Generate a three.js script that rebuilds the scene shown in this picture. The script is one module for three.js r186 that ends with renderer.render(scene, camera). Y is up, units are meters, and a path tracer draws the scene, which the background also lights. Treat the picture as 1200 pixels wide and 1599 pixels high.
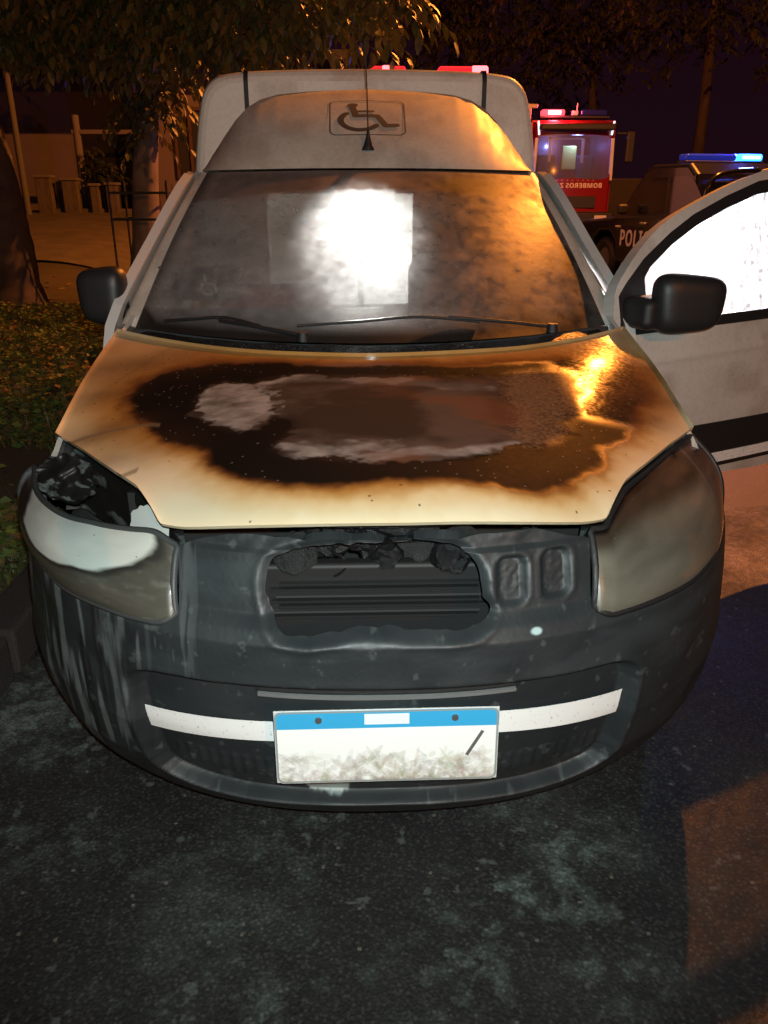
import * as THREE from 'three';
import { mergeGeometries } from 'three/addons/utils/BufferGeometryUtils.js';
import { RoundedBoxGeometry } from 'three/addons/geometries/RoundedBoxGeometry.js';
import { RectAreaLightUniformsLib } from 'three/addons/lights/RectAreaLightUniformsLib.js';

// ------------------------------------------------------------------ camera, sky, lamps, exposure
const scene = new THREE.Scene();
const renderer = new THREE.WebGLRenderer({ antialias: true });
renderer.toneMapping = THREE.LinearToneMapping;
renderer.toneMappingExposure = 1;
renderer.shadowMap.enabled = true;
RectAreaLightUniformsLib.init();
const camera = new THREE.PerspectiveCamera(66.5, 768 / 1024, 0.02, 400);
camera.position.set(-0.045, 1.345, 1.147);
{
  const th = THREE.MathUtils.degToRad(22), yaw = THREE.MathUtils.degToRad(1.85);
  camera.lookAt(-0.045 + Math.sin(yaw) * Math.cos(th), 1.345 - Math.sin(th), 1.147 - Math.cos(yaw) * Math.cos(th));
}
{ // night sky: dull town glow, a little redder near the horizon, the same all round
  const W = 64, H = 32, d = new Float32Array(W * H * 4);
  for (let j = 0; j < H; j++) for (let i = 0; i < W; i++) {
    const e = Math.max(0, ((j + 0.5) / H - 0.5) * 2), k = (j * W + i) * 4, g = Math.exp(-e * 3);
    d[k] = 0.0035 + 0.007 * g; d[k + 1] = 0.0016 + 0.0012 * g; d[k + 2] = 0.0034 + 0.0022 * g; d[k + 3] = 1;
  }
  const t = new THREE.DataTexture(d, W, H, THREE.RGBAFormat, THREE.FloatType);
  t.mapping = THREE.EquirectangularReflectionMapping; t.magFilter = THREE.LinearFilter; t.needsUpdate = true;
  scene.background = t; scene.environment = t;
}
const moon = new THREE.DirectionalLight(new THREE.Color(1, 0.95, 0.9), 0.004);
moon.position.set(-20, 40, -10); moon.castShadow = true; moon.shadow.radius = 20; scene.add(moon);
const SODIUM = new THREE.Color().setRGB(1, 0.285, 0.036);
const LAMP_AT = [5.2, 7.7, -10.8], LAMP2_AT = [5.6, 7.7, 15.5], LAMP_POWER = 560;
const FLASH_AT = [-0.02, 1.40, 1.150], FLASH_POWER = 10;

// ------------------------------------------------------------------ helpers
let seed = 7;
const rnd = () => { seed = (seed + 0x6d2b79f5) | 0; let t = Math.imul(seed ^ (seed >>> 15), 1 | seed); t = (t + Math.imul(t ^ (t >>> 7), 61 | t)) ^ t; return ((t ^ (t >>> 14)) >>> 0) / 4294967296; };
const rr = (a, b) => a + (b - a) * rnd();
const clamp = (x, a = 0, b = 1) => Math.min(b, Math.max(a, x));
const lerp = (a, b, t) => a + (b - a) * t;
const ss = (a, b, x) => { const t = clamp((x - a) / (b - a)); return t * t * (3 - 2 * t); };
const lut = (x, xs, ys) => { if (x <= xs[0]) return ys[0]; for (let i = 1; i < xs.length; i++) if (x <= xs[i]) return lerp(ys[i - 1], ys[i], (x - xs[i - 1]) / (xs[i] - xs[i - 1])); return ys[ys.length - 1]; };
const hash = (x, y) => { let h = Math.imul(x, 374761393) + Math.imul(y, 668265263) | 0; h = Math.imul(h ^ (h >>> 13), 1274126177); return ((h ^ (h >>> 16)) >>> 0) / 4294967296; };
const vn = (x, y) => { const i = Math.floor(x), j = Math.floor(y), u = x - i, v = y - j, a = u * u * (3 - 2 * u), b = v * v * (3 - 2 * v); return lerp(lerp(hash(i, j), hash(i + 1, j), a), lerp(hash(i, j + 1), hash(i + 1, j + 1), a), b); };
const fbm = (x, y, o = 4) => { let s = 0, a = 0.5, n = 0; for (let k = 0; k < o; k++) { s += a * vn(x, y); n += a; a *= 0.5; x = x * 2.03 + 17.7; y = y * 2.03 + 9.2; } return s / n; };
const toS = (c) => 255 * (c <= 0.0031308 ? c * 12.92 : 1.055 * Math.pow(Math.max(c, 0), 1 / 2.4) - 0.055);
function tex(w, h, fn, srgb = true, wrap = THREE.RepeatWrapping) {   // fn(u, v) -> linear rgb or one number
  const d = new Uint8Array(w * h * 4);
  for (let j = 0; j < h; j++) for (let i = 0; i < w; i++) {
    let c = fn((i + 0.5) / w, (j + 0.5) / h); if (typeof c === 'number') c = [c, c, c];
    const k = (j * w + i) * 4;
    for (let q = 0; q < 3; q++) d[k + q] = clamp(Math.round(srgb ? toS(c[q]) : c[q] * 255), 0, 255);
    d[k + 3] = c.length > 3 ? clamp(Math.round(c[3] * 255), 0, 255) : 255;
  }
  const t = new THREE.DataTexture(d, w, h); t.magFilter = THREE.LinearFilter; t.minFilter = THREE.LinearMipmapLinearFilter; t.generateMipmaps = true;
  t.wrapS = t.wrapT = wrap; if (srgb) t.colorSpace = THREE.SRGBColorSpace; t.needsUpdate = true; return t;
}
const mix3 = (a, b, t) => [lerp(a[0], b[0], t), lerp(a[1], b[1], t), lerp(a[2], b[2], t)];
const rgb = (r, g, b) => new THREE.Color().setRGB(r, g, b);
const std = (r, g, b, rough = 0.6, extra = {}) => new THREE.MeshStandardMaterial({ color: rgb(r, g, b), roughness: rough, ...extra });
const phy = (r, g, b, rough = 0.4, extra = {}) => new THREE.MeshPhysicalMaterial({ color: rgb(r, g, b), roughness: rough, ...extra });
const used = {};
const numbered = (n) => { const k = used[n] = (used[n] ?? -1) + 1; return k ? n + '_' + String(k).padStart(3, '0') : n; };
function mesh(name, geo, mat, parent = scene) {
  const m = new THREE.Mesh(geo, mat); m.name = parent === scene ? numbered(name) : name; m.castShadow = m.receiveShadow = true; parent.add(m); return m;
}
function group(name, parent = scene) { const g = new THREE.Group(); g.name = parent === scene ? numbered(name) : name; parent.add(g); return g; }
function tag(o, label, category, grp) { o.userData.label = label; o.userData.category = category; if (grp) o.userData.group = grp; return o; }
function struct(o) { o.userData.kind = 'structure'; return o; }
// a grid surface P(u, v), cut where keep(u, v, p) < 0, with an optional rim of the given depth round its edges
function surf({ nu, nv, P, uv, keep, rim = 0, flip = false, u0 = 0, u1 = 1, v0 = 0, v1 = 1 }) {
  const pos = [], uvs = [], kv = [], idx = [], N = (nu + 1) * (nv + 1);
  for (let j = 0; j <= nv; j++) for (let i = 0; i <= nu; i++) {
    const u = lerp(u0, u1, i / nu), v = lerp(v0, v1, j / nv), p = P(u, v);
    pos.push(p[0], p[1], p[2]); const q = uv ? uv(u, v, p) : [u, v]; uvs.push(q[0], q[1]); kv.push(keep ? keep(u, v, p) : 1);
  }
  const cut = new Map();
  const edge = (a, b) => {
    if (a > b) [a, b] = [b, a];
    const key = a * N + b; if (cut.has(key)) return cut.get(key);
    const t = kv[a] / (kv[a] - kv[b]), n = pos.length / 3;
    for (let c = 0; c < 3; c++) pos.push(lerp(pos[a * 3 + c], pos[b * 3 + c], t));
    for (let c = 0; c < 2; c++) uvs.push(lerp(uvs[a * 2 + c], uvs[b * 2 + c], t));
    cut.set(key, n); return n;
  };
  const tri = (a, b, c) => {
    const q = [a, b, c], out = [];
    for (let k = 0; k < 3; k++) { const s = q[k], t = q[(k + 1) % 3]; if (kv[s] > 0) out.push(s); if ((kv[s] > 0) !== (kv[t] > 0)) out.push(edge(s, t)); }
    for (let k = 2; k < out.length; k++) flip ? idx.push(out[0], out[k], out[k - 1]) : idx.push(out[0], out[k - 1], out[k]);
  };
  for (let j = 0; j < nv; j++) for (let i = 0; i < nu; i++) { const a = j * (nu + 1) + i, b = a + 1, c = a + nu + 1, d = c + 1; tri(a, b, d); tri(a, d, c); }
  let g = new THREE.BufferGeometry();
  g.setAttribute('position', new THREE.Float32BufferAttribute(pos, 3)); g.setAttribute('uv', new THREE.Float32BufferAttribute(uvs, 2)); g.setIndex(idx); g.computeVertexNormals();
  if (rim) {
    const seen = new Map();
    for (let k = 0; k < idx.length; k += 3) for (let e = 0; e < 3; e++) { const a = idx[k + e], b = idx[k + (e + 1) % 3], key = Math.min(a, b) * 4e6 + Math.max(a, b); seen.has(key) ? seen.set(key, null) : seen.set(key, [a, b]); }
    const n = g.attributes.normal.array, rp = [], ru = [], ri = [];
    for (const e of seen.values()) if (e) {
      const [a, b] = e, o = rp.length / 3;
      for (const k of [a, b]) { rp.push(pos[k * 3], pos[k * 3 + 1], pos[k * 3 + 2]); ru.push(uvs[k * 2], uvs[k * 2 + 1]); }
      for (const k of [a, b]) { for (let c = 0; c < 3; c++) rp.push(pos[k * 3 + c] - n[k * 3 + c] * rim); ru.push(uvs[k * 2], uvs[k * 2 + 1]); }
      ri.push(o, o + 2, o + 1, o + 1, o + 2, o + 3);
    }
    const r = new THREE.BufferGeometry();
    r.setAttribute('position', new THREE.Float32BufferAttribute(rp, 3)); r.setAttribute('uv', new THREE.Float32BufferAttribute(ru, 2)); r.setIndex(ri); r.computeVertexNormals();
    if (ri.length) g = mergeGeometries([g, r]);
  }
  return g;
}
const sdPoly = (P, x, y) => { // signed distance, positive inside
  let d = 1e9, s = -1;
  for (let i = 0, j = P.length - 1; i < P.length; j = i++) {
    const ex = P[j][0] - P[i][0], ey = P[j][1] - P[i][1], wx = x - P[i][0], wy = y - P[i][1], t = clamp((wx * ex + wy * ey) / (ex * ex + ey * ey));
    d = Math.min(d, (wx - ex * t) ** 2 + (wy - ey * t) ** 2);
    if ((P[i][1] > y) !== (P[j][1] > y) && x < P[i][0] + ex * (y - P[i][1]) / ey) s = -s;
  }
  return s * Math.sqrt(d);
};
const smoothPoly = (pts, n = 6) => { const c = new THREE.CatmullRomCurve3(pts.map((p) => new THREE.Vector3(p[0], p[1], 0)), true, 'centripetal'); return c.getPoints(pts.length * n).slice(0, -1).map((p) => [p.x, p.y]); };
const box = (w, h, d, x = 0, y = 0, z = 0) => new THREE.BoxGeometry(w, h, d).translate(x, y, z);
const rbox = (w, h, d, r, x = 0, y = 0, z = 0, s = 3) => new RoundedBoxGeometry(w, h, d, s, r).translate(x, y, z);
const cyl = (r1, r2, h, n = 20) => new THREE.CylinderGeometry(r1, r2, h, n);
const tube = (pts, r, seg = 24, rs = 8) => new THREE.TubeGeometry(new THREE.CatmullRomCurve3(pts.map((p) => new THREE.Vector3(...p))), seg, r, rs, false);
const merge = (list) => mergeGeometries(list.map((g) => { const q = g.index ? g.toNonIndexed() : g; for (const k of Object.keys(q.attributes)) if (!['position', 'normal', 'uv'].includes(k)) q.deleteAttribute(k); return q; }));
function printed(w, h, draw, rough = 0.5, extra = {}) { // flat print with a see-through ground
  const c = document.createElement('canvas'); c.width = w; c.height = h; const x = c.getContext('2d'); draw(x, w, h);
  const t = new THREE.CanvasTexture(c); t.colorSpace = THREE.SRGBColorSpace;
  return new THREE.MeshStandardMaterial({ map: t, transparent: true, roughness: rough, ...extra });
}

// ------------------------------------------------------------------ the ground
const wrapN = (x, y, n) => { const i = Math.floor(x), j = Math.floor(y), u = x - i, v = y - j, a = u * u * (3 - 2 * u), b = v * v * (3 - 2 * v), h = (p, q) => hash(((p % n) + n) % n, ((q % n) + n) % n + 991); return lerp(lerp(h(i, j), h(i + 1, j), a), lerp(h(i, j + 1), h(i + 1, j + 1), a), b); };
const asphaltBump = tex(512, 512, (u, v) => { // packed rounded stones: nearest-point cells
  const n = 64, x = u * n, y = v * n, i = Math.floor(x), j = Math.floor(y); let d = 9;
  for (let a = -1; a <= 1; a++) for (let b = -1; b <= 1; b++) { const p = ((i + a) % n + n) % n, q = ((j + b) % n + n) % n; d = Math.min(d, Math.hypot(i + a + hash(p, q) - x, j + b + hash(p + 77, q + 13) - y) + 0.25 * hash(p + 5, q + 3)); }
  return clamp(0.75 - 0.7 * d + 0.2 * wrapN(u * 170, v * 170, 170));
}, false);
asphaltBump.repeat.set(1.6, 1.6);
{
  // the patch round the van: wet soot, drying foam, pale grit
  const X0 = -1.6, X1 = 2.4, Z0 = -2.2, Z1 = 1.4, W = 2048, H = 1843;
  const foamAt = [[0.22, -0.06, 0.30, 1], [0.52, -0.16, 0.16, 0.8], [-0.30, 0.02, 0.26, 0.65], [-0.95, -0.72, 0.34, 1.7], [-0.78, -0.42, 0.26, 1.1], [0.12, -0.22, 0.45, 0.55], [-0.15, 0.3, 0.3, 0.5], [0.05, 0.14, 0.3, 0.45], [-1.0, -1.4, 0.4, 1.0], [-0.36, 0.20, 0.16, 0.5]];
  const stone = (x, y) => { const i = Math.floor(x), j = Math.floor(y); let d = 9, id = 0; for (let a = -1; a <= 1; a++) for (let b = -1; b <= 1; b++) { const e = (i + a + hash(i + a, j + b) - x) ** 2 + (j + b + hash(i + a + 77, j + b + 13) - y) ** 2; if (e < d) { d = e; id = hash(i + a + 31, j + b + 57); } } return [Math.sqrt(d), id]; };
  const col = tex(W, H, (u, v) => {
    const x = lerp(X0, X1, u), z = lerp(Z1, Z0, v);
    let c = mix3([0.007, 0.0075, 0.0072], [0.019, 0.019, 0.0175], fbm(x * 7, z * 7, 4));
    const grit = vn(x * 120, z * 120), fine = hash(Math.floor(x * 420), Math.floor(z * 420));
    const [sd, sid] = stone(x * 110, z * 110), chip = ss(0.55, 0.25, sd) * sid * sid;
    c = mix3(c, [0.062, 0.060, 0.052], clamp(0.75 * chip + ss(0.7, 0.98, grit) * 0.2 + 0.22 * fine * fine * fine));
    let m = 0; for (const [fx, fz, r, s] of foamAt) m = Math.max(m, s * Math.exp(-((x - fx) ** 2 + (z - fz) ** 2) / (r * r)));
    const patch = ss(0.44, 0.74, fbm(x * 5.5 + 3, z * 5.5 + 8, 6)) * 0.45 + 0.9 * ss(0.47, 0.66, fbm(x * 24 + 3, z * 24, 6)) * ss(0.38, 0.6, fbm(x * 5, z * 5 + 40, 4));
    const film = clamp(m * 1.2 * patch * (0.05 + 1.9 * fbm(x * 110, z * 110, 3) * fbm(x * 36, z * 36 + 9, 4)) * (0.35 + 0.6 * fine + 0.9 * chip));
    c = mix3(c, [0.135, 0.175, 0.158], film);
    const fleck = hash(Math.floor(x * 130), Math.floor(z * 130)); // small pale crumbs
    if (fleck > 0.9975) c = mix3(c, [0.16, 0.15, 0.12], 0.8);
    const spot = fbm(x * 22 + 90, z * 22, 3); c = mix3(c, [0.13, 0.15, 0.135], 0.5 * ss(0.78, 0.86, spot + 0.22 * (fbm(x * 100, z * 100, 3) - 0.5)));
    return c;
  }, true, THREE.ClampToEdgeWrapping);
  const rough = tex(1024, 922, (u, v) => { const x = lerp(X0, X1, u), z = lerp(Z1, Z0, v); return clamp(0.38 + 0.42 * fbm(x * 3 + 50, z * 3, 4) + 0.12 * vn(x * 60, z * 60)); }, false, THREE.ClampToEdgeWrapping);
  const bump = asphaltBump.clone(); bump.repeat.set(8, 7.2); bump.needsUpdate = true;
  const g = new THREE.PlaneGeometry(X1 - X0, Z1 - Z0).rotateX(-Math.PI / 2).translate((X0 + X1) / 2, 0, (Z0 + Z1) / 2);
  const near = struct(mesh('road', g, new THREE.MeshStandardMaterial({ map: col, roughnessMap: rough, bumpMap: bump, bumpScale: 0.0016, roughness: 1 })));
  near.userData.label = 'dark wet asphalt with drying foam in front of the van';
  const rest = [];
  const rect = (a, b, c, d) => { const q = new THREE.PlaneGeometry(b - a, d - c).rotateX(-Math.PI / 2).translate((a + b) / 2, 0, (c + d) / 2), p = q.attributes.position, w = q.attributes.uv; for (let i = 0; i < p.count; i++) w.setXY(i, p.getX(i) / 2.5, p.getZ(i) / 2.5); rest.push(q); };
  rect(X0, 60, -120, Z0); rect(X0, 60, Z1, 30); rect(X1, 60, Z0, Z1);
  const col2 = tex(1024, 1024, (u, v) => { // wraps: periodic by blending
    const f = (x, y) => { let c = mix3([0.008, 0.008, 0.0076], [0.020, 0.020, 0.018], fbm(x * 12, y * 12, 5)); return mix3(c, [0.055, 0.053, 0.046], ss(0.66, 0.95, vn(x * 190, y * 190)) * 0.5); };
    const b = ss(0.85, 1, u), d = ss(0.85, 1, v);
    return mix3(mix3(f(u, v), f(u - 1, v), b), mix3(f(u, v - 1), f(u - 1, v - 1), b), d);
  });
  const bump2 = asphaltBump.clone(); bump2.repeat.set(5, 5); bump2.needsUpdate = true;
  const far = struct(mesh('road', mergeGeometries(rest), new THREE.MeshStandardMaterial({ map: col2, bumpMap: bump2, bumpScale: 0.0016, roughness: 0.65 })));
  far.userData.label = 'damp asphalt street running back past the emergency vehicles';
}
const kerbX = -1.09;
{
  const k = struct(group('kerb')), mats = [0.05, 0.065, 0.042].map((a) => std(a, a * 0.96, a * 0.88, 0.8, { bumpMap: asphaltBump, bumpScale: 0.004 }));
  const g = rbox(0.14, 0.30, 0.985, 0.02, 0, 0, 0, 2);
  for (let i = 0; i < 30; i++) { const s = mesh('kerb_stone', g, mats[i % 3], k); s.position.set(kerbX - 0.07 + rr(-0.006, 0.006), rr(-0.006, 0.003), 1.6 - i); s.rotation.z = rr(-0.02, 0.02); }
}
// verge and footway: nearly level beside the van, climbing away towards the fence
const rise = (x, z) => 0.125 + ss(-2.0, -4.5, x) * clamp((-z - 4) * 0.056, 0, 0.86) + 0.02 * (fbm(x * 2, z * 2, 3) - 0.5);
{
  const soil = tex(1024, 1024, (u, v) => {
    const x = u * 12, y = v * 12, n = fbm(x * 1.2, y * 1.2, 5), m = vn(x * 9, y * 9);
    return mix3(mix3([0.035, 0.026, 0.016], [0.10, 0.075, 0.05], n), [0.05, 0.055, 0.02], 0.5 * ss(0.5, 0.8, m));
  });
  const g = surf({ nu: 70, nv: 120, P: (u, v) => { const x = lerp(kerbX - 0.13, -14, u * u), z = lerp(2.5, -60, v * v); return [x, rise(x, z), z]; }, uv: (u, v, p) => [p[0] / 6, p[2] / 6] });
  const verge = struct(mesh('verge', g, new THREE.MeshStandardMaterial({ map: soil, roughness: 0.95, bumpMap: soil, bumpScale: 0.02 })));
  verge.userData.label = 'earth verge with grass and weeds beside the kerb';
  const paveMap = tex(512, 512, (u, v) => { const n = fbm(u * 14, v * 14, 5); return mix3([0.08, 0.066, 0.055], [0.17, 0.14, 0.115], n); });
  const gp = surf({ nu: 30, nv: 60, P: (u, v) => { const x = lerp(-3.2, -8.4, u), z = lerp(-8.6, -22, v); return [x, rise(x, z) + 0.03, z]; }, uv: (u, v, p) => [p[0] / 3, p[2] / 3], keep: (u, v, p) => Math.min(p[2] + 21.5 - 0.3, -10.4 - p[2] + 0.16 * (p[0] + 4)) });
  struct(mesh('footway', gp, new THREE.MeshStandardMaterial({ map: paveMap, roughness: 0.85 }))).userData.label = 'pale paved footway lit orange before the fence';
}
{ // ground cover: small oval leaves and blades, nobody could count them
  const leaf = () => { const g = new THREE.BufferGeometry(); g.setAttribute('position', new THREE.Float32BufferAttribute([0, 0, 0, -0.5, 0.06, 0.45, 0, -0.03, 0.5, 0.5, 0.06, 0.45, 0, 0.03, 1], 3)); g.setIndex([0, 2, 1, 0, 3, 2, 1, 2, 4, 2, 3, 4]); g.computeVertexNormals(); return g; };
  const blade = () => { const g = new THREE.BufferGeometry(); g.setAttribute('position', new THREE.Float32BufferAttribute([-0.04, 0, 0, 0.04, 0, 0, -0.03, 0.5, 0.08, 0.03, 0.5, 0.08, 0, 1, 0.32], 3)); g.setIndex([0, 1, 3, 0, 3, 2, 2, 3, 4]); g.computeVertexNormals(); return g; };
  const M = new THREE.Matrix4(), q = new THREE.Quaternion(), e = new THREE.Euler(), s = new THREE.Vector3(), p = new THREE.Vector3(), c = new THREE.Color();
  const mk = (name, geo, n, put, label, cat) => {
    const im = new THREE.InstancedMesh(geo, new THREE.MeshPhysicalMaterial({ color: 0xffffff, roughness: 0.55, transmission: 0.2, side: THREE.DoubleSide }), n);
    im.name = name; im.userData = { kind: 'stuff', label, category: cat };
    for (let i = 0; i < n; i++) { put(i); M.compose(p, q.setFromEuler(e), s); im.setMatrixAt(i, M); im.setColorAt(i, c); }
    im.castShadow = im.receiveShadow = true; scene.add(im); return im;
  };
  const place = () => { let x, z, k = 0; do { const t = rnd(); x = kerbX - 0.15 - Math.pow(rnd(), 1.4) * 3.4; z = 0.4 - Math.pow(t, 1.15) * 7.8; k++; } while (fbm(x * 1.6 + 30, z * 1.6, 3) < 0.40 && k < 4); return [x, z]; };
  mk('ground_cover', leaf(), 70000, () => {
    const [x, z] = place(), hgt = 0.16 * fbm(x * 2.4, z * 2.4, 3); p.set(x, rise(x, z) + 0.01 + Math.pow(rnd(), 0.6) * (0.04 + hgt), z);
    const L = rr(0.025, 0.06); s.set(L * 0.75, L, L); e.set(rr(-0.9, 0.5), rr(0, 6.28), rr(-0.6, 0.6));
    const t = rnd(); t < 0.06 ? c.setRGB(0.16, 0.09, 0.04) : c.setRGB(lerp(0.07, 0.19, rnd()), lerp(0.10, 0.22, rnd()), lerp(0.025, 0.06, rnd()));
  }, 'low leafy weeds growing along the verge beside the kerb', 'ground cover');
  mk('grass', blade(), 30000, () => {
    const [x, z] = place(); p.set(x, rise(x, z) - 0.01, z); const L = rr(0.06, 0.17); s.set(L * 1.1, L, L); e.set(rr(-0.4, 0.4), rr(0, 6.28), rr(-0.4, 0.4));
    c.setRGB(lerp(0.05, 0.12, rnd()), lerp(0.07, 0.13, rnd()), lerp(0.02, 0.04, rnd()));
  }, 'thin grass blades mixed into the verge', 'grass');
  mk('fallen_leaves', leaf(), 240, () => {
    const z = rr(-9.5, 0.8), x = kerbX - 0.2 - rnd() * 4.2; p.set(x, rise(x, z) + rr(0.02, 0.13), z); const L = rr(0.05, 0.10); s.set(L * 0.5, L, L); e.set(rr(-0.5, 0.5), rr(0, 6.28), rr(-0.5, 0.5));
    c.setRGB(lerp(0.2, 0.45, rnd()), lerp(0.09, 0.22, rnd()), 0.05);
  }, 'dry fallen leaves scattered on the verge', 'leaves');
}

// ------------------------------------------------------------------ the burnt van (front at z = 0, facing +z)
const van = tag(group('burnt_van'), 'white cargo van with scorched hood, melted nose and open door', 'van');
const NP = 2.3, LEN = 1.05;
const z0 = (h) => lut(h, [0.15, 0.22, 0.30, 0.40, 0.56, 0.625, 0.645, 0.665, 0.72, 0.79, 0.83], [-0.13, -0.075, -0.03, -0.005, 0, -0.005, -0.02, -0.045, -0.065, -0.10, -0.125]);
const hw = (h) => lut(h, [0.15, 0.25, 0.4, 0.6, 0.83], [0.905, 0.925, 0.925, 0.905, 0.88]);
const faceZ = (x, h) => z0(h) - LEN * (1 - Math.pow(Math.max(0, 1 - Math.pow(Math.abs(x) / hw(h), NP)), 1 / NP));
const hoodFront = (x) => faceZ(x, 0.80);
const hoodY = (x, z) => {
  const d = Math.max(-0.03, hoodFront(x) - z), ax = Math.abs(x);
  return (0.9475 + 0.150 * (-z - 0.95) + 0.060 * (-z - 0.95) ** 2 + 0.018 * Math.exp(z / 0.12) * 0.6) - (0.02 + 0.125 * Math.exp(-((((-z) - 0.1) / 0.7) ** 2))) * Math.pow(ax / 0.745, 2.2) - 0.05 * Math.exp(-d / 0.07) * (1 - ss(0.35, 0.62, ax))
    + 0.0
};
const hoodRear = (x) => -0.95 - 0.30 * Math.pow(Math.abs(x) / 0.757, 2);
// the hood's edge over each lamp, in plan
const lampEdgeZ = (ax) => ax < 0.41 ? hoodFront(ax) + 0.004 : lut(ax, [0.41, 0.48, 0.55, 0.66, 0.76], [hoodFront(0.41) + 0.004, -0.30, -0.39, -0.54, -0.66]);
const hoodSide = (z) => lut(-z, [0.5, 0.66, 0.9, 1.25], [0.74, 0.762, 0.77, 0.766]);

// --- burn marks on the hood, laid out in plan (x, z)
const black = smoothPoly([[-0.597, -0.716], [-0.60, -0.86], [-0.505, -0.92], [-0.318, -0.925], [0.02, -0.86], [0.361, -0.905], [0.553, -0.975], [0.665, -0.96], [0.675, -0.86], [0.585, -0.62], [0.49, -0.465], [0.378, -0.295], [0.275, -0.225], [0.12, -0.235], [0, -0.215], [-0.12, -0.215], [-0.217, -0.235], [-0.31, -0.31], [-0.382, -0.44], [-0.487, -0.55]], 4);
const bare = [smoothPoly([[-0.441, -0.721], [-0.40, -0.804], [-0.299, -0.762], [-0.23, -0.62], [-0.295, -0.486], [-0.393, -0.573]], 4),
  smoothPoly([[-0.30, -0.80], [0.017, -0.80], [0.30, -0.82], [0.43, -0.80], [0.36, -0.53], [0.28, -0.40], [0.13, -0.31], [-0.061, -0.29], [-0.22, -0.37], [-0.17, -0.5], [-0.25, -0.60]], 4)];
const rightAsh = smoothPoly([[0.33, -0.84], [0.505, -0.90], [0.47, -0.631], [0.37, -0.43], [0.29, -0.39], [0.30, -0.6]], 4);
const HX0 = -0.9, HX1 = 0.9, HZ0 = -1.35, HZ1 = -0.05;
const hoodCol = [], hoodUV = (u, v, p) => [(p[0] - HX0) / (HX1 - HX0), (p[2] - HZ0) / (HZ1 - HZ0)];
const burn = (x, z) => { const wob = 0.055 * (fbm(x * 9, z * 9, 4) - 0.5) + 0.02 * (fbm(x * 34, z * 34, 3) - 0.5); return sdPoly(black, x, z) + wob; };
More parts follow.
